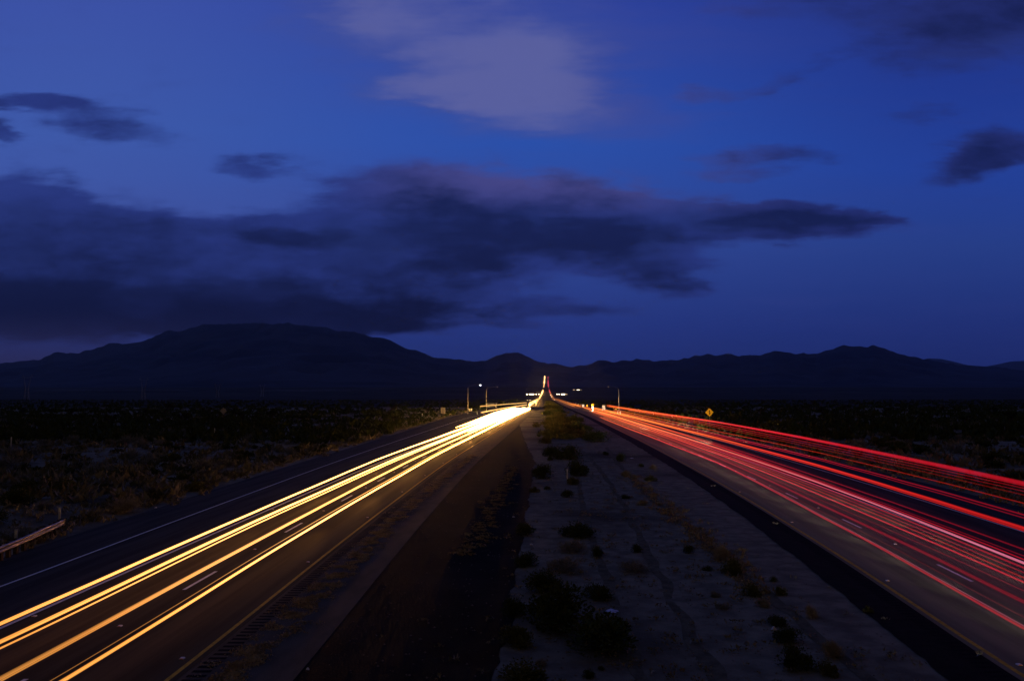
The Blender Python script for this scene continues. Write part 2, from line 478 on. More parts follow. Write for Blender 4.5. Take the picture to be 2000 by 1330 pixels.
M_track = pbr('packed_track', (.10, .088, .055), (.17, .148, .09), 2.2, .95, .9, 12)
for off_, w_ in ((2.9, .5), (4.7, .55), (8.1, .7)):
    tk = lambda Y, off_=off_: AX * Y + off_ + .6 * math.sin(Y * .045 + off_) + .25 * mnoise.noise(Vector((Y * .4, off_, 2)))
    def drape(name, f, w, y0, y1):
        vs_, fs = [], []
        Y = y0; i = 0
        while Y < y1:
            ww = w * (.5 + .5 * max(0, mnoise.noise(Vector((Y * .3, off_ * 3, 7))) + .5))
            xs_ = (f(Y) - ww / 2, f(Y), f(Y) + ww / 2)
            vs_ += [(x, Y, ground_z(x, Y) + .012) for x in xs_]
            if i: b = 3 * (i - 1); fs += [(b, b + 1, b + 4, b + 3), (b + 1, b + 2, b + 5, b + 4)]
            i += 1; Y += .5
        struct(mesh_obj(name, vs_, fs, M_track, smooth=True))
    drape('tyre_track', tk, w_, 15, 110)

def line(name, f, w, y0, y1, mat, z=.037):
    return strip(name, lambda Y: f(Y) - w / 2, lambda Y: f(Y) + w / 2, y0, y1, z, mat)
line('edge_line', lambda Y: YL(Y), .13, -28, 1500, M_yellow)
line('edge_line', lambda Y: YR(Y), .15, -28, 1500, M_yellow)
edgeLw = sm_interp([rel(0, 1149), rel(250, 1053), rel(500, 960), rel(662, 900), (150, -24.5), (250, -26), (400, -22), (4000, -15)])
line('edge_line', lambda Y: AX * Y + edgeLw(Y), .12, -28, 380, M_white)
line('edge_line', lambda Y: YR(Y) + 11.6 + min(1.2, Y * .008), .14, -28, 900, M_white)
line('lane_line', lambda Y: YL(Y) - 7.35, .15, -28, 230, M_white)
line('lane_line', lambda Y: YR(Y) + 7.65, .13, -28, 400, M_white)

def dashes(f, start, mat, length=3.05, period=12.2, n=24, w=.13):
    vs_, fs = [], []
    for i in range(-3, n):
        y0 = start + period * i
        b = len(vs_)
        for yy in (y0, y0 + length):
            vs_ += [(f(yy) - w / 2, yy, gbase(yy) + .037), (f(yy) + w / 2, yy, gbase(yy) + .037)]
        fs.append((b, b + 1, b + 3, b + 2))
    return struct(mesh_obj('lane_dashes', vs_, fs, mat))
dL = rel(93, 1302); dLb = rel(359, 1153)
dashes(lambda Y: YL(Y) + (dLb[1] - offL(dLb[0])), dLb[0], M_white)
dR = rel(1898.8, 1136.7)
dashes(lambda Y: YR(Y) + (dR[1] - offR(dR[0])), dR[0], M_white)
LANE_L = dLb[1] - offL(dLb[0]); LANE_R = dR[1] - offR(dR[0])

def rumble(fc, w, y0, y1, step, bar, name):
    vs_, fs = [], []
    yy = y0
    while yy < y1:
        b = len(vs_)
        for q in (yy, yy + bar):
            vs_ += [(fc(q) - w / 2, q, .0315), (fc(q) + w / 2, q, .0315)]
        fs.append((b, b + 1, b + 3, b + 2)); yy += step
    return struct(mesh_obj(name, vs_, fs, M_groove))
rumble(lambda Y: YL(Y) + .62, .5, -10, 90, .34, .17, 'rumble_strip')
rumble(lambda Y: YR(Y) - .62, .5, -10, 90, .34, .15, 'rumble_strip')

# raised reflective pavement markers
mk = MB()
poly = [(-.055, 0), (.055, 0), (.038, .02), (-.038, .02)]
mk.prism(poly, -.05, .05)
mk0 = mk.build('pavement_marker', M_plast)
mkr = MB(); mkr.box(-.034, .034, -.0535, -.0505, .004, .017)
mkr.build('reflector', M_amber, mk0)
first = True
for f, lab, ys_ in ((lambda Y: YL(Y) + LANE_L, 'left road lane line between headlight streaks', [dLb[0] - 4.6 + 12.2 * k for k in range(-1, 8)]),
                    (lambda Y: YL(Y) - .35, 'left road beside yellow edge line', [22, 34.4, 46.8, 59, 71, 84, 96]),
                    (lambda Y: YL(Y) - 7.1, 'left road beside the solid white line', [26.1, 50]),
                    (lambda Y: YR(Y) + LANE_R, 'right road on the dashed lane line', [dR[0] - 4.6 + 12.2 * k for k in range(0, 8)]),
                    (lambda Y: YR(Y) + .35, 'right road beside yellow edge line', [21.5, 31, 45, 59])):
    for Y in ys_:
        o = mk0 if first else copy_tree(mk0)
        first = False
        o.location = (f(Y), Y, .037 + (0 if True else 0))
        o.scale = (1.25, 1.25, 1.25)
        tag(o, 'small raised marker on ' + lab, 'road marker', 'raised markers on ' + lab)

# ------------------------------------------------------------------ mountains and far fan
RIDGE = [(-1500, 700), (-900, 690), (-400, 712), (-200, 705), (0, 709), (40, 706), (80, 702), (90, 696), (104, 689), (140, 690), (150, 692), (165, 685), (185, 681), (210, 672), (235, 670), (255, 671), (270, 668), (290, 660), (312, 652), (330, 643), (345, 647), (370, 640), (395, 634), (480, 631), (560, 631), (640, 640), (660, 647), (690, 648), (720, 656), (750, 660), (775, 672), (800, 682), (850, 698), (900, 704), (947, 706), (960, 700), (970, 696), (985, 692), (1005, 690), (1020, 691), (1032, 697), (1045, 703), (1070, 709), (1090, 711), (1120, 716), (1150, 713), (1160, 708), (1170, 705), (1200, 706), (1245, 702), (1285, 706), (1303, 703), (1330, 703), (1345, 698), (1380, 692), (1400, 695), (1418, 690), (1445, 698), (1465, 692), (1485, 694), (1512, 686), (1540, 689), (1565, 690), (1595, 692), (1605, 688), (1625, 681), (1650, 675), (1665, 677), (1680, 677), (1690, 679), (1708, 675), (1720, 678), (1735, 683), (1760, 691), (1780, 696), (1810, 702), (1850, 709), (1880, 714), (1920, 717), (1950, 716), (1985, 722), (2030, 724), (2300, 730), (3500, 715)]
RX = np.array([p[0] for p in RIDGE]); RYp = np.array([p[1] for p in RIDGE])
def elev(py): return (772 - py) / 1500
def fshape(t): return .22 * t + .78 * t ** 2.0
def farz(px, Y, rid=None, Yr=12500):
    r = np.interp(px, RX, RYp) if rid is None else rid
    t = (Y - 4200) / (Yr - 4200)
    if t <= 1: pyy = 763.2 - (763.2 - r) * fshape(max(t, 0))
    else: pyy = r
    z = CAM_H + elev(pyy) * Y
    if t > 1: z -= (Y - Yr) * .28
    return z, t
M_mount = pbr('air_blue_mountain_rock', (.056, .063, .085), (.022, .025, .037), .0006, .95, 0, c3=(.055, .06, .075), s3=.0016)  # blue of the air and relief contrast are put into the rock colour
pxs = list(range(-1500, -100, 25)) + list(range(-100, 2101, 4)) + list(range(2125, 3500, 25))
rows = list(np.linspace(4200, 8000, 16)) + list(np.linspace(8250, 12500, 28)) + list(np.linspace(12700, 15500, 7))
mv, mf = [], []
for i, Y in enumerate(rows):
    for j, px in enumerate(pxs):
        X = (px - 1000) / 1500 * Y
        z, t = farz(px, Y)
        h = max(0.0, z - 60)
        n = mnoise.fractal(Vector((X * .0011, Y * .0007, 2.0)), 1.0, 2.0, 6)
        rr = 1 - abs(mnoise.noise(Vector((X * .0022, Y * .0010, 7.0)))) * 2
        amp = min(1, max(0, t)) * max(0, 1 - t) * 4 if t < 1 else 0
        z += amp * (n * 75 + (rr - .5) * 90) * min(1, h / 300)
        if t > .9: z += 22 * mnoise.fractal(Vector((X * .009, 0, Y * .001)), 1.0, 2.0, 4)
        mv.append((X, Y, z))
        if i and j: mf.append(((i - 1) * len(pxs) + j - 1, (i - 1) * len(pxs) + j, i * len(pxs) + j, i * len(pxs) + j - 1))
struct(mesh_obj('mountains', mv, mf, M_mount, smooth=True), 'long dark mountain ranges under the evening sky', 'mountains')
# a paler, farther range showing at the right
R2 = [(1500, 740), (1760, 712), (1815, 700), (1840, 701), (1862, 706), (1890, 713), (1925, 716), (1950, 711), (1975, 706), (2005, 705), (2050, 710), (2200, 715), (2600, 745)]
rv2, rf2 = [], []
px2 = list(range(1500, 2601, 5))
X2 = np.array([p[0] for p in R2]); Y2 = np.array([p[1] for p in R2])
for i, Y in enumerate((16500, 17500, 18500, 19300, 20000, 21500)):
    for j, px in enumerate(px2):
        f = min(1, (Y - 15000) / 5000)
        pyy = 760 - (760 - np.interp(px, X2, Y2)) * f
        X = (px - 1000) / 1500 * Y
        z = CAM_H + elev(pyy) * Y + 30 * mnoise.noise(Vector((X * .002, Y * .001, 0))) * (1 if f < 1 else .3)
        if Y > 20000: z -= 600
        rv2.append((X, Y, z))
        if i and j: rf2.append(((i - 1) * len(px2) + j - 1, (i - 1) * len(px2) + j, i * len(px2) + j, i * len(px2) + j - 1))
M_mount2 = pbr('air_blue_far_rock', (.09, .10, .13), (.07, .08, .105), .0006, .95)  # blue of the distant air put into this rock colour too
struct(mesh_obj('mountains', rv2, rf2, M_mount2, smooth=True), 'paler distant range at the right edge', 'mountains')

# pale dry lake beds on the valley floor
M_playa = pbr('playa', (.30, .28, .26), (.14, .13, .12), .002, .95)
def playa(px0, px1, Y0, Y1, dz):
    vs_, fs = [], []
    n = 60
    for i in range(n + 1):
        px = px0 + (px1 - px0) * i / n
        w = math.sin(math.pi * i / n) ** .5 * (.6 + .4 * mnoise.noise(Vector((i * .35, Y0, 0))))
        yc = (Y0 + Y1) / 2 + 60 * mnoise.noise(Vector((i * .12, 3, Y0)))
        for s in (-1, 1):
            Y = yc + s * (Y1 - Y0) / 2 * w
            z = (farz(px, Y)[0] if Y > 4200 else gbase(Y)) + dz
            vs_.append(((px - 1000) / 1500 * Y, Y, z))
        if i: fs.append((2 * i - 2, 2 * i, 2 * i + 1, 2 * i - 1))
    struct(mesh_obj('dry_lake', vs_, fs, M_playa))
playa(560, 1240, 4420, 4560, 5.0)
playa(500, 760, 4050, 4190, 4.0)
playa(60, 380, 4000, 4240, 4.0)

# ------------------------------------------------------------------ light trails of the traffic (left by a long exposure)
def trail_mat(name, ramp_cols, y0, y1, k, seedw, streaky=.8, body=.0):
    m, N, out = new_mat(name)
    tcn = N.n('ShaderNodeTexCoord')
    s_ = N.n('ShaderNodeSeparateXYZ'); N.put(s_, 0, tcn.outputs['Object'])
    f = N.smooth(N.math('LOGARITHM', N.math('MAXIMUM', s_.outputs[1], 2.0), 10.0), math.log10(y0), math.log10(y1), kind='LINEAR')
    col = N.ramp(f, [(p, c + (1,)) for p, c, s in ramp_cols], 'LINEAR')
    stg = N.ramp(f, [(p, (s / 40,) * 3 + (1,)) for p, c, s in ramp_cols], 'LINEAR')
    at_ = N.n('ShaderNodeAttribute', attribute_name='across')
    nz = N.noise(None, 2.2, 3, .7, dim='1D', w=N.math('ADD', at_.outputs['Fac'], seedw))
    nz = N.smooth(nz, .38, .62, 1 - streaky, 1.0)
    lw = N.n('ShaderNodeLayerWeight'); lw.inputs[0].default_value = .5
    geo = N.n('ShaderNodeNewGeometry')
    si = N.n('ShaderNodeSeparateXYZ'); N.put(si, 0, geo.outputs['Incoming'])
    sn = N.math('SQRT', N.math('MAXIMUM', N.math('SUBTRACT', 1.0, N.math('MULTIPLY', si.outputs[1], si.outputs[1])), .0004))
    fac = N.math('POWER', N.math('DIVIDE', N.math('SUBTRACT', 1.0, lw.outputs['Facing']), sn, clamp=True), 1.3)
    st_ = N.math('MULTIPLY', N.math('MULTIPLY', N.math('MULTIPLY', stg, 40 * k), nz), fac)
    e = N.n('ShaderNodeEmission'); N.put(e, 0, col); N.put(e, 1, st_)
    tr = N.n('ShaderNodeBsdfTransparent')
    ad = N.n('ShaderNodeAddShader')
    m.node_tree.links.new(e.outputs[0], ad.inputs[0]); m.node_tree.links.new(tr.outputs[0], ad.inputs[1])
    m.node_tree.links.new(ad.outputs[0], out.inputs[0])
    m.cycles.emission_sampling = 'AUTO'
    return m
WRAMP = [(0, (1, .40, .07), .50), (.13, (1, .36, .065), .95), (.30, (1, .43, .12), 2.6), (.55, (1, .48, .11), 6), (.8, (1, .46, .10), 12), (1, (1, .52, .16), 12)]
RRAMP = [(0, (.85, .008, .03), .26), (.3, (1, .012, .035), .42), (.5, (1, .025, .045), .75), (.68, (1, .12, .03), 1.0), (1, (1, .20, .03), 1.0)]
ORAMP = [(0, (.9, .018, .008), .28), (.3, (1, .018, .008), .45), (.5, (1, .04, .02), .75), (.7, (1, .18, .03), 1.1), (1, (1, .27, .04), 1.3)]
PRAMP = [(0, (.9, .20, .33), .45), (.3, (1, .2, .3), .6), (.5, (1, .16, .12), .8), (.68, (1, .20, .06), 1.0), (1, (1, .22, .03), 1.0)]
TM = {}
def tmat(kind, k, seed, streaky=.8):
    key = (kind, k, seed, streaky)
    if key not in TM:
        rc, b = {'w': (WRAMP, 300), 'r': (RRAMP, 500), 'o': (ORAMP, 500), 'p': (PRAMP, 500)}[kind]
        TM[key] = trail_mat('trail_glow', rc, 15, b, k, seed, streaky)
    return TM[key]

def trail(label, path, rfun, mat, cat='light trail', group=None):
    n = 12
    vs_, fs, ac = [], [], []
    P = [Vector(p) for p in path]
    for i, p in enumerate(P):
        d = (P[min(i + 1, len(P) - 1)] - P[max(i - 1, 0)]).normalized()
        a = d.cross(Vector((0, 0, 1))).normalized(); c = a.cross(d)
        rx, rz = rfun(p.y)
        for k in range(n):
            t = 2 * math.pi * (k + .5) / n
            vs_.append(tuple(p + a * (rx * math.cos(t)) + c * (rz * math.sin(t))))
            ac.append(math.sin(t) + .35 * math.cos(t))
        if i:
            for k in range(n):
                k2 = (k + 1) % n
                fs.append(((i - 1) * n + k, (i - 1) * n + k2, i * n + k2, i * n + k))
    o = mesh_obj('light_trail', vs_, fs, mat, smooth=True)
    o.data.attributes.new('across', 'FLOAT', 'POINT').data.foreach_set('value', ac)
    return tag(o, label, cat, group)

def ysamp(y0, y1):
    out = [y0]
    while out[-1] < y1:
        q = out[-1]; out.append(q + max(1.5, (q + 10) * .03))
    out[-1] = y1
    return out
def lane_path(side, anchors, z, y0, y1, flat=True):
    """anchors: image points the trail was seen at, turned into metres beside the yellow line"""
    F = YL if side == 'L' else YR
    pr = []
    for px, py in anchors:
        X, Y = gp(px, py, z); pr.append((Y, X - F(Y)))
    pr.sort()
    ys_ = [math.log(p[0] + 5) for p in pr]; os_ = [p[1] for p in pr]
    ph = sum(a_[1] for a_ in anchors) * .013
    wob = lambda Y: .07 * min(1, Y / 30) * mnoise.noise(Vector((Y * .045, ph, 0)))
    return [(F(Y) + float(np.interp(math.log(Y + 5), ys_, os_)) + wob(Y), Y, gbase(Y) + z + .012 * mnoise.noise(Vector((Y * .2, ph, 5)))) for Y in ((ysamp(max(y0, 1), y1)))]
def rad(r0, r1=None, g=1.0):
    """radius grows a little with distance, imitating the glare of far lights"""
    def f(Y):
        s = max(0, min(1, (Y - 40) / 260))
        r = r0 + (r1 - r0) * s ** g if r1 else r0 * (1 + Y / 150)
        r = max(r, Y * .00045)
        return (r, r)
    return f
def radv(rx, rz, r1):  # far end of the tube swells to imitate glare
    def f(Y):
        s = max(0, min(1, (Y - (95 if r1 > .3 else 50)) / 210)) ** 1.2
        return (max(rx + (r1 - rx) * s, Y * .00045), max(rz + (r1 - rz) * s, Y * .00045))
    return f

LT = 'white and gold headlight streaks above the left road'
trail('broad gold headlight streak nearest the left outer side, fading from white', lane_path('L', [(0, 1218), (500, 998), (735, 898)], .66, 4, 385), radv(.055, .06, .55), tmat('w', 1.0, 0.3, .55), group=LT)
trail('broad gold headlight streak, second from the left, beside the solid white lane line', lane_path('L', [(0, 1253), (500, 1017), (770, 897)], .66, 4, 385), radv(.056, .062, .55), tmat('w', 1.05, 1.7, .6), group=LT)
trail('thin orange headlight streak just below the second broad gold one', lane_path('L', [(0, 1266), (500, 1024), (775, 899)], .60, 4, 200), radv(.03, .03, .1), tmat('w', .75, 2.9, .3), group=LT)
trail('fuzzy gold streak of several thin lines, third from the left', lane_path('L', [(0, 1326), (500, 1056), (800, 900)], .66, 4, 385), radv(.04, .08, .5), tmat('w', .62, 4.1, .9), group=LT)
trail('faint copper line along the upper edge of the fourth headlight streak', lane_path('L', [(110, 1322), (500, 1086), (800, 914)], .80, 4, 150), radv(.012, .012, .05), tmat('w', .22, 5.2, .2), group=LT)
trail('bright gold headlight streak nearest the median, crossing the bottom edge', lane_path('L', [(120, 1330), (500, 1096), (830, 901)], .66, 4, 385), radv(.045, .054, .5), tmat('w', 1.15, 6.4, .6), group=LT)
for q, (rl, r0, lb) in enumerate(((-1.6, 170, 'added white glare streak hugging the yellow line where the left lanes converge'), (-3.9, 140, 'added white glare streak in the middle of the converging left lanes'), (-8.6, 160, 'added white glare streak on the outer lane where the left lanes converge'))):
    trail(lb, [(YL(Y) + rl, Y, .7) for Y in ysamp(r0, 385)], lambda Y, r0=r0: ((lambda s: (.05 + .75 * s, .05 + .75 * s))(max(0, min(1, (Y - r0) / 110)))), tmat('w', 1.0, 8.0 + q), group=LT)  # extra fat tubes added to imitate the glare of converging headlights

# truck marker lights on the exit ramp
def free_path(pts, z, n=24):
    P = [(*gp(px, py, z), z) for px, py in pts]
    ys_ = [p[1] for p in P]; xs_ = [p[0] for p in P]
    return [(float(np.interp(Y, ys_, xs_)), Y, z) for Y in np.linspace(ys_[0], ys_[-1], n)]
M_yel = tmat('w', .05, 11.0, .3)
trail('high amber truck light streak passing the big guide sign', free_path([(938, 793.4), (985, 789.6), (1029, 786.4)], 3.9), lambda Y: (.16, .16), M_yel)
trail('low amber truck light streak just above the white glare', free_path([(940, 805.5), (985, 797), (1029, 790.5)], 2.2), lambda Y: (.2, .2), tmat('w', .08, 12.0, .3))

# the far string of headlights climbing the fan
def far_path(sideoff, y0, y1):
    out = []
    for Y in ysamp(y0, y1):
        px = 1068
        if Y <= 4200: X, z = (YL(Y) if sideoff < 0 else YR(Y)) + sideoff, gbase(Y)
        else:
            s0 = (offL(4200) if sideoff < 0 else offR(4200)) + sideoff
            X = AX * Y + float(np.interp(Y, (4200, 7000, 10300), (s0, -27, -27) if sideoff < 0 else (s0, 12, 15)))
            z = farz(1068, Y)[0]
        out.append((X, Y, z + 1.0 + Y * .0006))
    return out
trail('glaring white and gold far headlight stream bending toward the hills', far_path(-3.6, 500, 3900), lambda Y: ((lambda r: (r, r))(max(2.3 * min(1, 560 / Y) ** .6, Y * .0009))), tmat('w', .55, 14.0, .1))  # tube swollen well past lamp size to imitate bloom
trail('thin cream headlight string rising straight up the far slope', far_path(-3.6, 3900, 7600), lambda Y: ((lambda r: (r, r))(Y * .00062)), tmat('w', .4, 15.0, .1))
trail('short cream headlight string at the very top of the far road', far_path(-3.6, 7900, 10300), lambda Y: ((lambda r: (r, r))(Y * .00068)), tmat('w', .45, 16.0, .1))
zt = farz(1068, 10300)[0] + 7
trail('tiny cross streak joining both light strings at the crest', [(AX * 10300 - 27 + i * 6.0, 10300 + i * .4, zt + 3) for i in range(8)], lambda Y: (5, 6), tmat('w', .25, 17.0, .1))

RT = 'red tail light streaks above the right road'
def rt(label, anchors, z, r, kind='r', k=1.0, seed=0.0, y1=420, r1=None, streaky=.7, y0=4):
    r *= 1.35
    rr = radv(r, r, r1 or max(.2, r * 4.5))
    return trail(label, lane_path('R', anchors, z, y0, y1), rr, tmat(kind, k, seed, streaky), group=RT)
rt('topmost broad red truck light streak, highest above the right road', [(2000, 945), (1400, 824), (1200, 794.5)], 3.8, .085, 'r', 1.1, 21.0, 262)
rt('thin red line just under the topmost broad streak', [(2000, 953), (1400, 829)], 3.65, .022, 'r', .5, 22.0, 200)
rt('second thin dark red line under the topmost broad streak', [(2000, 959), (1400, 832)], 3.55, .018, 'r', .4, 23.0, 200)
rt('faint brownish red line below the topmost group of truck streaks', [(2000, 966), (1400, 835)], 3.4, .022, 'o', .22, 24.0, 200)
rt('lone orange red line running over the right roadside brush', [(2000, 982), (1600, 884), (1400, 842)], 3.0, .02, 'o', .6, 25.0, 240)
rt('paired dark red streak between lone orange line and bright orange band', [(2000, 1005), (1600, 895), (1400, 848)], 2.6, .03, 'r', .55, 26.0, 240)
rt('dark red line tucked under the paired streak in the outer lane', [(2000, 1011), (1600, 898), (1400, 851)], 2.5, .022, 'r', .45, 27.0, 240)
rt('broad orange red band just outside the white edge line', [(2000, 1032), (1600, 909), (1400, 855)], .95, .075, 'o', 1.15, 28.0, 400)
rt('thin scarlet line along the lower side of the orange red band', [(2000, 1037), (1600, 912), (1400, 858)], .9, .02, 'o', 1.0, 29.0, 300)
rt('dim crimson streak in the dark lane below the white edge line', [(2000, 1072), (1600, 932), (1400, 866)], .95, .03, 'r', .40, 30.0, 400)
rt('dim thin crimson line second below the white edge line', [(2000, 1085), (1600, 938), (1400, 869)], .85, .022, 'r', .34, 31.0, 300)
rt('pale pink streak, brightest in the middle of the red bundle', [(2000, 1099), (1600, 943), (1400, 874.5)], .95, .04, 'p', 1.0, 32.0, 400, streaky=.4)
rt('crimson streak directly below the pale pink one', [(2000, 1108), (1600, 949), (1400, 877)], .85, .034, 'r', .75, 33.0, 300)
rt('narrow crimson line third below the pale pink streak', [(2000, 1117), (1600, 954), (1400, 880)], .8, .02, 'r', .7, 34.0, 300)
rt('clear bright red line crossing the middle lane alone', [(2000, 1136), (1600, 966), (1400, 886)], .85, .03, 'r', 1.15, 35.0, 330)
rt('hair thin faint red line in the middle lane', [(2000, 1154), (1600, 975), (1400, 890)], .85, .014, 'r', .35, 36.0, 200)
rt('soft wide dim red streak above the lane dashes', [(2000, 1176), (1600, 984), (1400, 893)], .85, .05, 'r', .40, 37.0, 300)
rt('hair thin rust coloured line between dashes and the lowest streak', [(2000, 1205), (1600, 997), (1400, 899)], .85, .012, 'o', .22, 38.0, 160)
rt('lowest crimson streak, nearest to the yellow line on the right road', [(2000, 1226), (1600, 1006.5), (1400, 903.5), (1220, 834)], .85, .032, 'r', .95, 39.0, 230)
rt('pinkish line riding on top of the lowest crimson streak', [(2000, 1222), (1600, 1004), (1400, 902)], .9, .012, 'p', .5, 40.0, 230)
rt('red streak just above the pale pink one, slightly wavering', [(2000, 1092), (1500, 905), (1300, 838), (1200, 808)], .9, .022, 'r', 1.0, 41.0, 600, y0=4)
rt('orange red line between the bright lone red line and the crimson ones above', [(2000, 1128), (1500, 920), (1300, 848), (1200, 812)], .9, .024, 'o', .7, 42.0, 600, y0=4)
trail('far ribbon of red and orange tail lights bending toward the hills', far_path(5.5, 430, 3600), lambda Y: ((lambda r: (r, r))(max(.5, Y * .0008))), tmat('o', .9, 44.0, .5))
trail('second far tail light ribbon, inner lane, curving to the hills', far_path(2.5, 430, 2200), lambda Y: ((lambda r: (r, r))(max(.35, Y * .0006))), tmat('o', .7, 45.0, .5))
m_far_red = tmat('r', .35, 46.0, .2)
M_fred, N_, out_ = new_mat('far_tail_glow')
e_ = N_.n('ShaderNodeEmission'); e_.inputs[0].default_value = (1, .06, .12, 1); e_.inputs[1].default_value = .8
M_fred.node_tree.links.new(e_.outputs[0], out_.inputs[0])
trail('thin red tail light string rising straight up the far slope', far_path(4.5, 3600, 10300), lambda Y: ((lambda r: (r, r))(Y * .0005)), M_fred)

# headlights of the outbound traffic throw light on signs and verge ahead of them
def beam(loc, target, power, size, blend=.6, col=(1, .82, .58), rad_=.15):
    l = bpy.data.lights.new('vehicle_headlight', 'SPOT')
    l.energy = power; l.spot_size = R(size); l.spot_blend = blend; l.color = col; l.shadow_soft_size = rad_
    o = bpy.data.objects.new('vehicle_headlight', l); COL.objects.link(o)
    o.location = loc
    o.rotation_euler = (Vector(target) - Vector(loc)).to_track_quat('-Z', 'Y').to_euler()
    return o

# ------------------------------------------------------------------ roadside signs
def sign_post(name, X, Y, zc, shapes, labels, cat, face=-1, post=True, group=None, zg=None):
    """shapes: list of (kind, w, h, dz, mat) ; faces the camera side (-y) unless face=+1"""
    g0 = ground_z(X, Y) if zg is None else zg
    root = empty(name, (X, Y, g0))
    tag(root, labels, cat, group)
    zc -= g0
    tops = []
    for part, kind, w, h, ox, dz_, mat in shapes:
        m = MB()
        z = zc + dz_
        if kind == 'diamond': poly = [(ox, z - h / 2), (ox + w / 2, z), (ox, z + h / 2), (ox - w / 2, z)]
        else: poly = [(ox - w / 2, z - h / 2), (ox + w / 2, z - h / 2), (ox + w / 2, z + h / 2), (ox - w / 2, z + h / 2)]
        m.prism(poly, -.012, .012)
        m.build(part, mat, root)
        tops.append(z + h / 2)
    if post:
        m = MB()
        xs_ = [0] if len(post) == 0 else post
        for px_ in xs_:
            q = MB(); q.box(px_ - .05, px_ + .05, .02, .11, -.3, max(tops) - .1)
            q.build('post', M_wood, root)
    return root

# merge sign on the right
Ys = 152.0; Xs = at(1385, Ys); zs = CAM_H - 33 / 1500 * Ys
s = sign_post('merge_sign', Xs, Ys, zs, [('panel', 'diamond', 1.74, 1.74, 0, 0, M_signy)], 'orange lit diamond sign with black merging lanes arrow, right of the road', 'road sign', post=[0])
zl = zs - s.location.z
m = MB()
k = .011 * Ys / 152 * 9.2
def gl(pts, lo=.0): m.prism([(x * k, zl + z * k) for x, z in pts], -.0165, -.0125)
gl([(-.55, -4.6), (.55, -4.6), (.5, 2.2), (-.5, 2.2)])
gl([(-1.9, 1.6), (1.9, 1.6), (0, 4.8)])
m2 = [(.5, -.2), (.5, -1.5), (2.6, -3.6), (3.3, -2.9)]
m.prism([(x * k, zl + z * k) for x, z in m2], -.0165, -.0125)
m.build('arrow', M_ink, s)
m = MB()
for (ax_, az_), (bx_, bz_) in (((0, 1), (1, 0)), ((1, 0), (0, -1)), ((0, -1), (-1, 0)), ((-1, 0), (0, 1))):
    a_, b_ = .80, .772
    m.prism([(ax_ * a_, zl + az_ * a_), (bx_ * a_, zl + bz_ * a_), (bx_ * b_, zl + bz_ * b_), (ax_ * b_, zl + az_ * b_)], -.0150, -.0122)
m.build('border', M_ink, s)

# white upright sign and the line of smaller signs beyond
def far_sign(px, py, Y, w, h, mat, lab, kind='rect', extra=None, part='panel'):
    X = at(px, Y); z = CAM_H - (py - 772) / 1500 * Y
    sh = [(part, kind, w, h, 0, 0, mat)] + (extra or [])
    return sign_post('road_sign', X, Y, z, sh, lab, 'road sign', post=[0])
far_sign(1179, 796, 300, 1.15, 1.75, M_signw, 'bright white upright rectangular sign standing alone beside the red streaks')
far_sign(1157.3, 790.8, 380, 1.6, 1.6, M_signy, 'yellow diamond sign with a white plate under it', 'diamond', [('plate', 'rect', .85, .85, 0, -1.05, M_signw)])
far_sign(1146.6, 792, 430, 1.35, 1.35, M_signy, 'small plain yellow diamond sign between two white signs', 'diamond')
far_sign(1139, 792, 470, 1.3, 1.5, M_signw, 'square white sign just left of the small yellow diamond')
far_sign(1134.3, 790.3, 520, 1.05, 1.1, M_signw, 'tiny dull white sign second left of small yellow diamond')
far_sign(1128.9, 789.8, 560, 1.05, 1.1, M_signw, 'tiny white sign third left of the small yellow diamond')
far_sign(1124.4, 787.4, 640, 1.1, 1.1, M_signw, 'tiny white sign beside a wide brownish one in far row')
far_sign(1118.7, 787.3, 700, 2.1, 1.2, pbr('brown_sign_sheet', (.35, .12, .10), rough=.4), 'wide dim reddish brown sign in the far sign row')
far_sign(1108.8, 786.6, 780, 1.5, 1.0, M_signw, 'last bright white sign of the row, nearest the tail light ribbon')

# left side signs
X, Y = at(437, 165), 165
sign_post('road_sign', X, Y, CAM_H - (802 - 772) / 1500 * Y, [('panel', 'diamond', 1.5, 1.5, 0, 0, M_signbk)], 'dark back of a diamond sign standing among desert scrub at left', 'road sign', post=[0])
Y = 215; X = at(865.5, Y)
sign_post('road_sign', X, Y, CAM_H - (801.5 - 772) / 1500 * Y, [('panel', 'rect', .62, 1.75, -.36, 0, M_signbk), ('panel', 'rect', .62, 1.75, .36, 0, M_signbk)], 'pair of tall grey sign backs on one post left of the road', 'road sign', post=[0])
Y = 290; X = at(919, Y)
sign_post('road_sign', X, Y, CAM_H - (800 - 772) / 1500 * Y, [('panel', 'rect', .62, .95, -.34, 0, M_signw), ('panel', 'rect', .62, .95, .34, 0, M_signw)], 'small orange lit sign pair at the foot of the nearer left lamp post', 'road sign', post=[0])
Y = 420; X = at(961, Y)
sign_post('guide_sign', X, Y, CAM_H - (791.5 - 772) / 1500 * Y, [('panel', 'rect', 4.6, 2.6, -.9, 0, M_signbk), ('panel', 'rect', 1.0, 2.6, 2.3, 0, M_signbk)], 'wide grey guide sign behind amber streaks near the far lamp post', 'road sign', post=[-2.4, .6, 2.3])

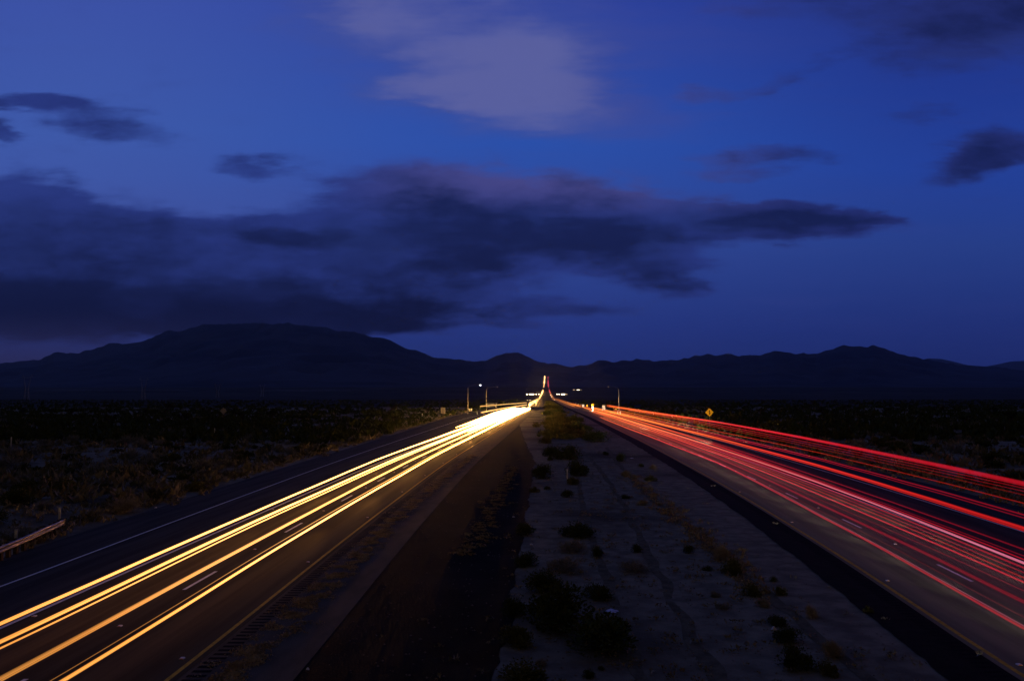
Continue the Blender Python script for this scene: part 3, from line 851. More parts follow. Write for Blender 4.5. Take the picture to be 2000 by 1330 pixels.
# ------------------------------------------------------------------ street lamps
def street_lamp(px, Y, top_py, head_px, head_py, lit, label):
    X = at(px, Y); zt_ = CAM_H + (772 - top_py) / 1500 * Y
    g0 = ground_z(X, Y)
    root = empty('street_lamp', (X, Y, g0))
    tag(root, label, 'street lamp')
    H = zt_ - g0
    hx = (head_px - px) / 1500 * Y; hz = CAM_H + (772 - head_py) / 1500 * Y - g0
    m = MB(); m.tube([(0, 0, -.2), (0, 0, .3)], .28, 8); m.build('base', M_rock, root)
    m = MB(); m.tube([(0, 0, .25), (0, 0, H * .5), (0, 0, H)], [.15, .12, .10], 10); m.build('pole', M_post, root, True)
    m = MB(); m.tube([(0, 0, H - .05), (hx * .12, 0, H + (hz - H) * .45), (hx * .45, 0, H + (hz - H) * .85), (hx * .85, 0, hz)], [.05, .04, .03, .03], 8); m.build('arm', M_darkst, root, True)
    s_ = 1 if hx > 0 else -1
    m = MB(); m.tube([(hx * .85, 0, hz), (hx * .85 + s_ * .25, 0, hz + .03), (hx * .85 + s_ * .6, 0, hz), (hx * .85 + s_ * .75, 0, hz - .02)], [.07, .15, .14, .05], 8); m.build('lamp_head', M_darkst, root, True)
    m = MB(); xx = hx * .85 + s_ * .42; rr_ = .22 if lit else .14
    m.tube([(xx, 0, hz - .15), (xx, 0, hz - .25 - (.25 if lit else 0)), (xx, 0, hz - .32 - (.35 if lit else 0))], [rr_, rr_ * .9, rr_ * .4], 10)
    m.build('lens', M_lampc if lit else M_plast, root, True)
    return root
street_lamp(914, 300, 757, 940, 750.5, True, 'tall lamp post at left with a lit white lamp')
street_lamp(950, 350, 760, 973, 755, False, 'tall unlit lamp post beside the wide guide sign')
street_lamp(1208.5, 300, 761, 1187, 755, False, 'tall unlit lamp post on the right behind red streaks')

# ------------------------------------------------------------------ delineators and small posts
def make_delin(h=1.1, w=.10):
    root = empty('delineator_post', (0, 0, 0))
    m = MB(); m.box(-w / 2, w / 2, -.012, .012, -.1, h); m.build('post', M_plast, root)
    m = MB(); m.box(-w / 2 + .008, w / 2 - .008, -.0165, -.0125, h - .26, h - .04); m.build('reflector', M_signw, root)
    return root
def delin(px, py_base, h, w, label, Y=None, grp=None):
    if Y is None: X, Y = gp(px, py_base)
    else: X = at(px, Y)
    o = make_delin(h, w); o.location = (X, Y, ground_z(X, Y)); tag(o, label, 'marker post', grp)
    return o
delin(1108, 936, .92, .1, 'slim white marker post beside dark bush in the sandy median')
delin(126, 1030, .95, .14, 'white marker post behind the curled end of the guardrail', 44)
delin(43.5, 1067, .92, .14, 'white marker post behind the guardrail near the left edge', 37.5)
delin(26, 880, 1.6, .16, 'faint white post among the scrub at the far left', 100)
delin(421, 850, 1.7, .18, 'thin white post in the scrub below the diamond sign back', 132)
delin(335, 826, 1.3, .5, 'short whitish stake near the tall joshua tree at left', 205)
delin(825, 816, .9, .2, 'leftmost of three small posts on the left ramp verge', 250)
delin(839, 814, .9, .2, 'middle one of three small posts on the left ramp verge', 262)
delin(853, 813.5, 1.0, .2, 'rightmost of three small posts on the left ramp verge', 270)
delin(932, 808, 1.2, .3, 'lit little post between the two left lamp posts', 300)
delin(1312, 822, 1.2, .26, 'bright white delineator nearest along the right road edge', 222)
delin(1275.5, 817, 1.2, .27, 'second bright white delineator along the right road edge', 252)
delin(1239.7, 813, 1.2, .27, 'third bright white delineator along the right road edge', 280)
delin(1211.7, 810, 1.3, .3, 'bright white delineator just right of the unlit right lamp post', 296)
delin(1206, 810, 1.2, .22, 'bright white delineator just left of the unlit right lamp post', 305)
delin(1157, 801, 1.6, .3, 'dim delineator under the diamond sign with white plate', 360)

# ------------------------------------------------------------------ guardrail
gpt = [(-260, 1170), (-120, 1117), (0, 1074), (30, 1062), (60, 1049), (88, 1036), (110, 1027), (124, 1020)]
P3 = [Vector((*gp(px, py, .55), .55)) for px, py in gpt]
root = empty('guardrail', (P3[3].x, P3[3].y, 0))
tag(root, 'curved steel guardrail on posts at the lower left road edge', 'guardrail')
o0 = root.location.copy()
prof = [(-.02, .16), (.03, .13), (.045, .09), (.03, .05), (-.02, .01), (-.02, -.01), (.03, -.05), (.045, -.09), (.03, -.13), (-.02, -.16)]
vs_, fs = [], []
dens = []
for a_, b_ in zip(P3, P3[1:]):
    for i in range(4): dens.append(a_.lerp(b_, i / 4))
dens.append(P3[-1])
for i, p in enumerate(dens):
    d = (dens[min(i + 1, len(dens) - 1)] - dens[max(i - 1, 0)]).normalized(); nrm = d.cross(Vector((0, 0, 1))).normalized()
    for x, z in prof: q = p + nrm * x + Vector((0, 0, z)) - o0; vs_.append(tuple(q))
    for x, z in prof: q = p + nrm * (x - .006) + Vector((0, 0, z)) - o0; vs_.append(tuple(q))
    if i:
        n = len(prof); b0 = (i - 1) * 2 * n; b1 = i * 2 * n
        for k_ in range(n - 1):
            fs.append((b0 + k_, b0 + k_ + 1, b1 + k_ + 1, b1 + k_)); fs.append((b0 + n + k_, b1 + n + k_, b1 + n + k_ + 1, b0 + n + k_ + 1))
mesh_obj('rail', vs_, fs, M_rail, root, True)
e = P3[-1]; d = (P3[-1] - P3[-2]).normalized(); nrm = d.cross(Vector((0, 0, 1))).normalized()
m = MB()
pts = [e + d * .0, e + d * .25 + nrm * .03, e + d * .42 + nrm * -.06, e + d * .40 + nrm * -.22, e + d * .22 + nrm * -.28]
vs_, fs = [], []
for i, p in enumerate(pts):
    q = p - o0; vs_ += [(q.x, q.y, q.z - .17), (q.x, q.y, q.z + .17)]
    if i: fs.append((2 * i - 2, 2 * i, 2 * i + 1, 2 * i - 1))
mesh_obj('end_terminal', vs_, fs, M_rail, root, True)
for i in range(1, len(dens) - 1, 2):
    q = dens[i] - o0; m = MB(); m.box(q.x - .22, q.x - .06, q.y - .08, q.y + .08, -.2, .74); m.build('post', M_wood, root)

# ------------------------------------------------------------------ transmission pylons far left
def pylon(px, Y, top_py, label):
    X = at(px, Y); H = CAM_H + (772 - top_py) / 1500 * Y - gbase(Y)
    root = empty('transmission_tower', (X, Y, gbase(Y))); tag(root, label, 'power pylon', 'faint pylons on the valley floor')
    r = .32
    m = MB()
    for s_ in (-1, 1):
        m.tube([(s_ * 5.5, 0, 0), (s_ * 3.2, 0, H * .45), (s_ * 7.5, 0, H * .97)], r, 5)
        m.tube([(s_ * 2.8, 0, 0), (s_ * 2.2, 0, H * .42), (s_ * 6, 0, H * .8)], r * .8, 5)
        for a_, b_ in ((.05, .2), (.2, .32), (.32, .45)):
            m.tube([(s_ * (5.5 - 2.3 * a_ / .45), 0, H * a_), (s_ * (2.8 - .6 * b_ / .45), 0, H * b_)], r * .5, 4)
            m.tube([(s_ * (2.8 - .6 * a_ / .45), 0, H * a_), (s_ * (5.5 - 2.3 * b_ / .45), 0, H * b_)], r * .5, 4)
    m.build('frame', M_steel, root)
    m = MB(); m.tube([(-11, 0, H * .88), (0, 0, H * .84), (11, 0, H * .88)], r, 5); m.tube([(-7.5, 0, H * .97), (-11, 0, H * .88)], r * .7, 4); m.tube([(7.5, 0, H * .97), (11, 0, H * .88)], r * .7, 4)
    m.build('crossarm', M_steel, root)
    return root
pylon(52, 1500, 730, 'large faint transmission tower at the far left against the mountain')
pylon(280, 1750, 736, 'faint transmission tower, second from the left edge')
pylon(425, 2300, 748, 'smallest faint transmission tower, third from the left edge')
pylon(512, 2700, 750, 'barely visible transmission tower, rightmost of the row')

# ------------------------------------------------------------------ far lights on the valley floor
def lit_building(px, py, Y, w, h, mat, label):
    X = at(px, Y)
    gz = gbase(Y) if Y <= 4200 else farz(px, Y)[0]
    zc = CAM_H + (772 - py) / 1500 * Y
    b0 = min(gz, zc - h)
    root = empty('roadside_building', (X, Y, gz)); tag(root, label, 'lit building')
    m = MB(); m.box(-w / 2, w / 2, 0, 8, b0 - gz - 1, zc - h / 2 - gz); m.build('wall', M_rock, root)
    m = MB(); m.box(-w / 2, w / 2, -.4, 8, zc - h / 2 - gz + .02, zc + h / 2 - gz); m.build('lit_canopy', mat, root)
    m = MB(); m.box(-w / 2 - 1, w / 2 + 1, -1.2, 9, zc + h / 2 - gz + .02, zc + h / 2 - gz + 1); m.build('roof', M_rock, root)
    return root
def flood(px, py, Y, d, mat, label):
    X = at(px, Y)
    gz = gbase(Y) if Y <= 4200 else farz(px, Y)[0]
    zc = CAM_H + (772 - py) / 1500 * Y - gz
    root = empty('yard_light', (X, Y, gz)); tag(root, label, 'yard light')
    m = MB(); m.tube([(0, .6, -2), (0, .6, max(zc, 1))], .35, 6); m.build('pole', M_post, root)
    m = MB(); m.tube([(-d / 2, 0, zc), (-d * .3, 0, zc), (d * .3, 0, zc), (d / 2, 0, zc)], [d * .15, d * .3, d * .3, d * .15], 8); m.build('lamp', mat, root, True)
    return root
lit_building(1038.5, 770, 3300, 20, 3.4, M_lampw, 'long brightly lit far building left of the headlight string')
flood(1029.5, 770, 3300, 6.5, M_lampw, 'leftmost bright far light beside the long lit building')
flood(1047.3, 770, 3300, 4.5, M_lampw, 'first small far light right of the long lit building')
flood(1052.5, 770, 3300, 4.5, M_lampw, 'second small far light right of the long lit building')
flood(1088, 770, 3300, 4.5, M_lampw, 'small far light, leftmost of the group right of the road')
flood(1092, 770, 3300, 5, M_lampw, 'second small far light of the group right of the road')
lit_building(1100, 770, 3300, 15, 3.6, M_lampw, 'brightly lit far building right of the tail light string')
flood(1107, 770, 3300, 3, M_lampa, 'weak amber light at the end of the right lit building')
lit_building(1129.5, 762, 4400, 16, 4.6, M_lampw, 'highest brightly lit far building at the foot of the hills')
flood(1121, 761.2, 4400, 5, M_lampa, 'amber far light just left of the highest lit building')
flood(1135.8, 762, 4400, 4.5, M_lampa, 'amber far light just right of the highest lit building')
for i_, px in enumerate((1106, 1109.5, 1112.5, 1116)): flood(px, 762.2, 4400, 4.5, M_lampd, ['leftmost', 'second', 'third', 'rightmost'][i_] + ' of four dim lights left of the highest lit building')
flood(1030, 782, 1150, 2.2, M_lampa, 'left one of two small amber lights above the gap in the glare')
flood(1035.3, 782, 1150, 2.4, M_lampa, 'right one of two small amber lights above the gap in the glare')
flood(1028.5, 760.3, 4500, 4, M_lampd, 'tiny bluish light high above the long lit building')
for px, py, Y, lb in ((1075.5, 771.5, 2900, 'topmost'), (1077.5, 774.5, 2300, 'middle'), (1083, 781, 1400, 'lowest')):
    flood(px, py, Y, Y * .0014, M_lampa, lb + ' of three small amber lights beside the far tail light ribbon')

# ------------------------------------------------------------------ vegetation
def bush_mesh(name, seed, nleaf, mats, lumps=9, leaf=.055, spiky=False, flat=.62):
    rnd = random.Random(seed)
    L = []
    for i in range(lumps):
        a_ = rnd.uniform(0, 6.283); r_ = rnd.uniform(.0, .42)
        L.append((r_ * math.cos(a_), r_ * math.sin(a_), rnd.uniform(.08, .30) * (1.25 - 1.6 * r_), rnd.uniform(.09, .24)))
    vs_, fs = [], []
    for i in range(nleaf):
        x0, y0, z0, rr = L[i % lumps]
        u_ = rnd.uniform(-.9, 1); t_ = rnd.uniform(0, 6.283); q = math.sqrt(max(0, 1 - u_ * u_))
        k_ = rr * (rnd.uniform(.55, 1.12) if rnd.random() < .85 else rnd.uniform(1.1, 1.4))
        n = Vector((q * math.cos(t_), q * math.sin(t_), u_))
        p = Vector((x0, y0, z0)) + n * k_; p.z = abs(p.z) * (flat / .5)
        s_ = leaf * rnd.uniform(.5, 1.3)
        ln_ = s_ * (4.0 if spiky else 1.3)
        d = (n + Vector((rnd.uniform(-.7, .7), rnd.uniform(-.7, .7), rnd.uniform(0, 1.1)))).normalized()
        a_ = d.cross(Vector((rnd.uniform(-1, 1), rnd.uniform(-1, 1), rnd.uniform(-1, 1)))).normalized() * s_ * (.16 if spiky else .5)
        b = len(vs_)
        vs_ += [tuple(p - a_), tuple(p + a_), tuple(p + d * ln_ + a_ * .4), tuple(p + d * ln_ - a_ * .4)]
        fs.append((b, b + 1, b + 2, b + 3))
    for i in range(14):
        x0, y0, z0, rr = L[i % lumps]
        b = len(vs_); w = .008
        tip = Vector((x0 + rnd.uniform(-.1, .1), y0 + rnd.uniform(-.1, .1), z0 + rr * .8))
        vs_ += [(-w, 0, -.03), (w, 0, -.03), (tip.x + w, tip.y, tip.z), (tip.x - w, tip.y, tip.z)]
        fs.append((b, b + 1, b + 2, b + 3))
    me = bpy.data.meshes.new(name); me.from_pydata(vs_, [], fs)
    me.materials.append(mats); me.update()
    return me
KB = {}
for kd, mt, sp_, lf in (('dark', M_leaf, False, .05), ('olive', M_leaf2, False, .055), ('grey', M_grey, True, .045), ('straw', M_straw, True, .05)):
    KB[kd] = [bush_mesh('bush_' + kd, 10 * i + len(kd), 2600, mt, 13 + i * 4, lf * .72, sp_) for i in range(3)]
    KB[kd + '_far'] = [bush_mesh('scrub_' + kd, 77 + 10 * i, 420, mt, 7, lf * 1.8, sp_) for i in range(3)]
NB_ = [0]
def bush(X, Y, w, h, kd, label, group=None, far=False, name='bush'):
    i = NB_[0] % 3; NB_[0] += 1
    o = bpy.data.objects.new(name, KB[kd + ('_far' if far else '')][i]); COL.objects.link(o)
    o.location = (X, Y, ground_z(X, Y) - .02)
    o.scale = (w, w * .9, h / .62)
    o.rotation_euler = (0, 0, random.uniform(0, 6.28))
    return tag(o, label, 'bush' if kd != 'straw' else 'grass tuft', group)

MED = [ # px, base py, width px, height px, kind, label
 (1190, 1284, 175, 78, 'dark', 'largest dark bush, low and wide, in the lower sandy median'),
 (1100, 1232, 150, 92, 'dark', 'big dark bush directly above and left of the largest one'),
 (1166, 1172, 58, 34, 'dark', 'dark bush above the pale blue litter in the median'),
 (1058, 1160, 75, 48, 'dark', 'dark bush topping the clump along the gravel strip edge'),
 (1003, 1203, 52, 40, 'dark', 'dark bush jutting left onto the black gravel strip'),
 (1012, 1264, 66, 46, 'olive', 'olive bush at the gravel edge left of the largest bush'),
 (1022, 1346, 98, 46, 'olive', 'broad olive bush cut by the bottom edge of the photo'),
 (1150, 1324, 26, 20, 'dark', 'small dark bush just below the largest one'),
 (1060, 1302, 24, 18, 'grey', 'small grey tuft above the broad olive bottom bush'),
 (1176, 1308, 16, 10, 'dark', 'tiny dark plant right below the largest bush'),
 (1030, 1108, 50, 32, 'dark', 'dark bush on the gravel edge above the big clump'),
 (1110, 1117, 72, 32, 'grey', 'grey green bush between two dark ones in mid median'),
 (1029, 1046, 45, 28, 'dark', 'dark bush at the gravel edge, highest of the lower group'),
 (1128, 1052, 72, 34, 'dark', 'wide dark bush in mid median with grey brush below it'),
 (1126, 1078, 60, 26, 'grey', 'pale grey brush just below the wide dark mid median bush'),
 (1167, 1088, 26, 24, 'dark', 'small dark bush right of the pale grey brush'),
 (1243, 1077, 24, 20, 'dark', 'small round dark bush alone on pale sand'),
 (1247, 1118, 58, 26, 'grey', 'low grey green mound below the small round bush'),
 (1348, 1079, 22, 20, 'dark', 'small spiky dark bush right on the pale sand'),
 (1398, 1163, 22, 14, 'grey', 'little grey tuft in the sand, upper of a close pair'),
 (1418, 1187, 28, 14, 'grey', 'little grey tuft in the sand, lower of a close pair'),
 (1412, 1092, 34, 26, 'straw', 'tawny grass clump at the top of the right verge row'),
 (1437, 1122, 42, 34, 'olive', 'olive green bush in the tawny verge row'),
 (1382, 1112, 20, 12, 'dark', 'tiny dark plant left of the tawny verge row'),
 (1473, 1164, 32, 30, 'olive', 'yellowish green bush in the verge row, third down'),
 (1524, 1162, 24, 20, 'olive', 'faint olive tuft right of the verge row'),
 (1495, 1184, 28, 18, 'straw', 'straw tuft under the yellowish green verge bush'),
 (1512, 1135, 14, 12, 'olive', 'tiny olive tuft uppermost beside the right shoulder'),
 (1585, 1206, 28, 26, 'straw', 'orange brown dry tuft near the right shoulder'),
 (1519, 1221, 40, 22, 'dark', 'dark low bush just above white litter, lower right median'),
 (1546, 1254, 58, 34, 'dark', 'dark bush, upper half of the stacked pair lower right'),
 (1562, 1306, 64, 54, 'dark', 'dark bush, lower half of the stacked pair lower right'),
 (1628, 1284, 42, 36, 'straw', 'tall tawny bush right of the stacked dark pair'),
 (1622, 1318, 44, 28, 'olive', 'olive bush below the tall tawny one'),
 (1697, 1197, 18, 16, 'olive', 'small green tuft on the ragged edge of right shoulder'),
 (1524, 1340, 32, 18, 'dark', 'dark bush at the bottom edge under the stacked pair'),
 (1214, 901, 20, 20, 'dark', 'upright dark bush near the right side of mid median'),
 (1183, 888, 13, 9, 'dark', 'tiny dark bush left of the upright one'),
 (1106, 897, 52, 36, 'dark', 'dark bush in the upper clump, right part'),
 (1078, 892, 34, 26, 'dark', 'dark bush in the upper clump, left part'),
 (1128, 929, 46, 36, 'dark', 'tall dark bush right of the slim marker post'),
 (1116, 897, 16, 12, 'grey', 'pale rounded tuft on top of the tall dark bush'),
 (1058, 934, 52, 32, 'dark', 'wide dark bush left of the slim marker post'),
 (1074, 900, 14, 12, 'dark', 'small ball of a bush below the upper clump'),
 (1120, 946, 28, 18, 'olive', 'olive tuft at the foot of the slim marker post'),
 (1110, 971, 26, 18, 'dark', 'dark bush below the slim marker post'),
 (1044, 962, 18, 14, 'olive', 'olive tuft at the gravel edge beneath the wide dark bush'),
 (1070, 956, 13, 9, 'dark', 'tiny dark bush under the wide dark bush'),
 (1165, 862, 62, 26, 'dark', 'dark bush nearest the right shoulder in the upper median'),
 (1135, 842, 60, 20, 'dark', 'dark bush behind the pale sand patch in upper median'),
 (1098, 852, 60, 22, 'olive', 'olive bush in the upper median left of the sand patch'),
 (1066, 866, 26, 16, 'olive', 'olive bush at the left side of the upper median'),
 (1222, 974, 20, 10, 'dark', 'small flat dark plant alone on mid median sand'),
 (1222, 930, 20, 13, 'straw', 'pale straw tuft left of verge tufts in mid median'),
 (1252, 912, 13, 9, 'dark', 'tiny dark tuft uppermost on the right verge'),
 (1272, 940, 22, 14, 'olive', 'olive tuft on the right verge of mid median'),
 (1257, 986, 24, 12, 'straw', 'dull straw tuft below the flat dark plant'),
 (1276, 916, 14, 10, 'straw', 'tiny straw tuft close to the right shoulder'),
 (1085, 822, 42, 14, 'olive', 'olive bush at the narrow top of the median, left'),
 (1118, 824, 42, 14, 'dark', 'dark bush at the narrow top of the median, right'),
 (1068, 812, 30, 14, 'dark', 'dark bush where the median narrows near the glare'),
 (1070, 800, 26, 12, 'olive', 'farthest olive bush in the median between both light streams'),
 (1092, 806, 26, 9, 'dark', 'farthest dark bush in the median beside the tail lights'),
]
for px, py, w, h, kd, lb in MED:
    X, Y = gp(px, py)
    bush(X, Y + w / 1500 * Y * .3, w / 1500 * Y * 1.12, h / 1500 * Y * .84, kd, lb)

# scattered desert scrub, both sides: the individuals
def clearance(X, Y, need): return road_gap(X, Y) > need and not (YL(Y) < X < YR(Y))
KN = ['dark', 'grey', 'dark', 'olive', 'grey']
GL = 'scrub bushes across the desert left of the highway'
GR = 'scrub bushes across the desert right of the highway'
SZ = lambda w: 'small ' if w < 1.3 else 'middling ' if w < 1.8 else 'large '
DS = lambda Y: ', close to the camera,' if Y < 45 else ', halfway out,' if Y < 85 else ', far off,'
rnd = random.Random(21)
cnt = 0
placed = []
names = {'dark': 'dark creosote bush', 'grey': 'grey bursage bush', 'olive': 'olive green bush', 'straw': 'tan dry tuft'}
while cnt < 165:
    Y = 24 * (150 / 24) ** rnd.random(); px = rnd.uniform(-120, 980)
    X = at(px, Y)
    if not clearance(X, Y, 1.0): continue
    kd = rnd.choice(KN); w = rnd.uniform(.9, 2.4)
    if any((X - a_) ** 2 + (Y - b_) ** 2 < (.4 * (w + c_)) ** 2 for a_, b_, c_ in placed): continue
    placed.append((X, Y, w))
    bush(X, Y, w, w * rnd.uniform(.38, .55), kd, SZ(w) + names[kd] + DS(Y) + ' in the desert scrub left of the highway', GL, Y > 60); cnt += 1
cnt = 0
while cnt < 110:
    Y = 32 * (150 / 32) ** rnd.random(); px = rnd.uniform(1250, 2120)
    X = at(px, Y)
    if not clearance(X, Y, 1.0): continue
    kd = rnd.choice(KN); w = rnd.uniform(.9, 2.6)
    if any((X - a_) ** 2 + (Y - b_) ** 2 < (.4 * (w + c_)) ** 2 for a_, b_, c_ in placed): continue
    placed.append((X, Y, w))
    bush(X, Y, w, w * rnd.uniform(.4, .6), kd, SZ(w) + names[kd] + DS(Y) + ' in the desert scrub right of the highway', GR, Y > 60); cnt += 1
# the rest of the scrub, uncountable
def tufts(name, pts, mat, size, n_each, label, seed, spread=.5, up=1.0):
    rr = random.Random(seed); vs_, fs = [], []
    for X, Y, s_ in pts:
        z0 = ground_z(X, Y) + (.034 if spread > .7 else 0)
        for i in range(n_each):
            a_ = rr.uniform(0, 6.283); q = rr.uniform(0, spread) * s_
            p = Vector((X + q * math.cos(a_), Y + q * math.sin(a_), z0 + rr.uniform(0, .25) * s_ * up))
            d = Vector((rr.uniform(-1, 1), rr.uniform(-1, 1), rr.uniform(.3, 1.4) * up)).normalized() * size * s_ * rr.uniform(.5, 1.2)
            sd = d.cross(Vector((rr.uniform(-1, 1), rr.uniform(-1, 1), .1))).normalized() * size * s_ * rr.uniform(.12, .4)
            b = len(vs_); vs_ += [tuple(p - sd), tuple(p + sd), tuple(p + d)]; fs.append((b, b + 1, b + 2))
    o = mesh_obj(name, vs_, fs, mat)
    return tag(o, label, 'ground cover', kind='stuff')
def scat(n, px0, px1, Y0, Y1, s0, s1, seed):
    rr = random.Random(seed); out = []
    while len(out) < n:
        Y = Y0 * (Y1 / Y0) ** rr.random(); X = at(rr.uniform(px0, px1), Y)
        if clearance(X, Y, 1.2): out.append((X, Y, rr.uniform(s0, s1)))
    return out
tufts('scrub_cover', scat(1700, -200, 1010, 50, 420, .7, 2.0, 1), M_scrub, .45, 14, 'dense dark scrub covering the desert left of the highway', 2)
tufts('scrub_cover', scat(900, 1120, 2200, 50, 420, .7, 2.0, 3), M_scrub, .45, 14, 'dense dark scrub covering the desert right of the highway', 4)
tufts('distant_scrub', scat(5600, -300, 1030, 120, 1250, 1.6, 3.4, 41), M_leaf, .5, 9, 'far dark scrub closing over the plain left of the highway', 42)
tufts('distant_scrub', scat(5000, 1100, 2300, 120, 1250, 1.6, 3.4, 43), M_leaf, .5, 9, 'far dark scrub closing over the plain right of the highway', 44)
tufts('dry_brush', scat(1500, -200, 1010, 25, 400, .5, 1.3, 5), M_grey, .32, 14, 'grey dry brush over the sand left of the highway', 6)
tufts('dry_brush', scat(1300, 1150, 2200, 30, 400, .5, 1.3, 7), M_grey, .32, 14, 'grey dry brush over the sand right of the highway', 8)
# verge grass along the outer shoulders
def along(f, y0, y1, n, jit, s0, s1, seed):
    rr = random.Random(seed); out = []
    for i in range(n):
        Y = y0 * (y1 / y0) ** rr.random(); out.append((f(Y) + rr.gauss(0, jit), Y, rr.uniform(s0, s1)))
    return out
tufts('median_scrub', along(lambda Y: AX * Y + (YL(Y) + YR(Y) - 2 * AX * Y) / 2 + 1.0, 130, 1000, 1300, 2.2, .8, 1.9, 51), M_leaf2, .45, 16, 'dark brush filling the far end of the median', 52)
tufts('verge_grass', along(lambda Y: YL(Y) + shoulderL_out(Y) - 2.0, 20, 300, 700, .9, .4, 1.1, 9), M_scrub, .35, 16, 'dry tan grass along the left road verge', 10)
tufts('verge_grass', along(lambda Y: YR(Y) + shoulderR_out(Y) + 2.0, 20, 300, 800, 1.1, .4, 1.1, 11), M_straw, .35, 16, 'dry tan grass along the right road verge', 12)
def pathfn(pts):
    r_ = [gp(*p) for p in pts]; r_.sort(key=lambda q: q[1])
    ys_ = [q[1] for q in r_]; xs_ = [q[0] - AX * q[1] for q in r_]
    return lambda Y: AX * Y + float(np.interp(Y, ys_, xs_))
tufts('debris_strip', [q for q in along(pathfn([(440, 1330), (500, 1265), (574, 1204), (694, 1091), (791, 997), (880, 925)]), 17, 95, 7000, .30, .08, .30, 13) if mnoise.noise(Vector((q[0] * 1.3, q[1] * 1.3, 3))) > -.05], M_debris, .30, 9, 'straw and sand debris strewn along the left shoulder', 14, 1.0, .22)
tufts('dry_grass', along(pathfn([(905, 1075), (925, 1060), (950, 1020), (975, 970), (995, 930)]), 36, 80, 260, .35, .1, .4, 15), M_straw, .4, 14, 'thin tawny grass streak on the black gravel strip', 16, .9, .15)
tufts('dry_grass', along(pathfn([(1245, 940), (1310, 1000), (1370, 1050), (1425, 1090), (1480, 1160)]), 29, 72, 420, .45, .15, .5, 17), M_straw, .4, 12, 'tawny grass streak along the right side of the median', 18, .8, .7)
tufts('dry_grass', along(lambda Y: AX * Y + 4.0, 17, 120, 700, 3.2, .12, .4, 19), M_grey, .4, 12, 'sparse grey weeds dotted over the median sand', 20, .8, .6)
# stones
rs_ = random.Random(31); vs_, fs = [], []
for i in range(2600):
    Y = 17 * (110 / 17) ** rs_.random(); X = rs_.uniform(YL(Y) + 3.4, YR(Y) - 2.2); s_ = rs_.uniform(.012, .05) * (1.6 if rs_.random() < .06 else 1)
    z0 = ground_z(X, Y); b = len(vs_)
    pt = [(1, 0, 0), (0, 1, 0), (-1, 0, 0), (0, -1, 0), (0, 0, .8)]
    for x_, y_, z_ in pt: vs_.append((X + x_ * s_ * rs_.uniform(.6, 1.3), Y + y_ * s_ * rs_.uniform(.6, 1.3), z0 + .01 + z_ * s_))
    fs += [(b, b + 1, b + 4), (b + 1, b + 2, b + 4), (b + 2, b + 3, b + 4), (b + 3, b, b + 4)]
tag(mesh_obj('gravel', vs_, fs, M_rock), 'loose stones scattered over the median sand', 'gravel', kind='stuff')

# joshua trees
def joshua(seed, H):
    rr = random.Random(seed)
    t = MB(); c = ([], [])
    tips = []
    def grow(p, d, L, r, depth):
        q = p + d * L
        t.tube([tuple(p), tuple((p + q) / 2 + Vector((rr.uniform(-.05, .05), rr.uniform(-.05, .05), 0))), tuple(q)], [r, r * .9, r * .82], 6)
        if depth == 0 or (depth < 3 and rr.random() < .2): tips.append((q, d)); return
        for i in range(rr.choice((2, 2, 3))):
            a_ = rr.uniform(0, 6.283)
            nd = (d * .7 + Vector((math.cos(a_), math.sin(a_), rr.uniform(.15, .7)))).normalized()
            grow(q, nd, L * rr.uniform(.55, .85), r * .74, depth - 1)
    grow(Vector((0, 0, -.1)), Vector((rr.uniform(-.1, .1), 0, 1)).normalized(), .36, .055, 3)
    vs_, fs = c
    for q, d in tips:
        for i in range(70):
            n = (d * rr.uniform(-.1, 1) + Vector((rr.gauss(0, .6), rr.gauss(0, .6), rr.gauss(.1, .6)))).normalized()
            p = q - d * rr.uniform(0, .14)
            s_ = n.cross(Vector((rr.random(), rr.random(), rr.random()))).normalized() * .010
            b = len(vs_); vs_ += [tuple(p - s_), tuple(p + s_), tuple(p + n * rr.uniform(.08, .15))]; fs.append((b, b + 1, b + 2))
    root = empty('joshua_tree', (0, 0, 0))
    t.build('trunk', M_bark, root, True)
    mesh_obj('crown', vs_, fs, M_spike, root)
    return root
protos = [joshua(sd, 1) for sd in (3, 8, 15, 22)]
used = [False] * 4
def jtree(px, base, top, w, label, group=None):
    Y = max(60, min(420, 1.0 * gp(px, base)[1])); X = at(px, Y)
    zt_ = CAM_H + (772 - top) / 1500 * Y; g0 = ground_z(X, Y); H = max(1.6, zt_ - g0)
    i = NB_[0] % 4; NB_[0] += 1
    o = protos[i] if not used[i] else copy_tree(protos[i]); used[i] = True
    o.location = (X, Y, g0); sx = H * min(1.5, max(.7, (w / 1500 * Y) / (H * .8))); o.scale = (sx, sx, H / 1.05)
    o.rotation_euler = (0, 0, random.uniform(0, 6.28))
    tag(o, label, 'joshua tree', group)
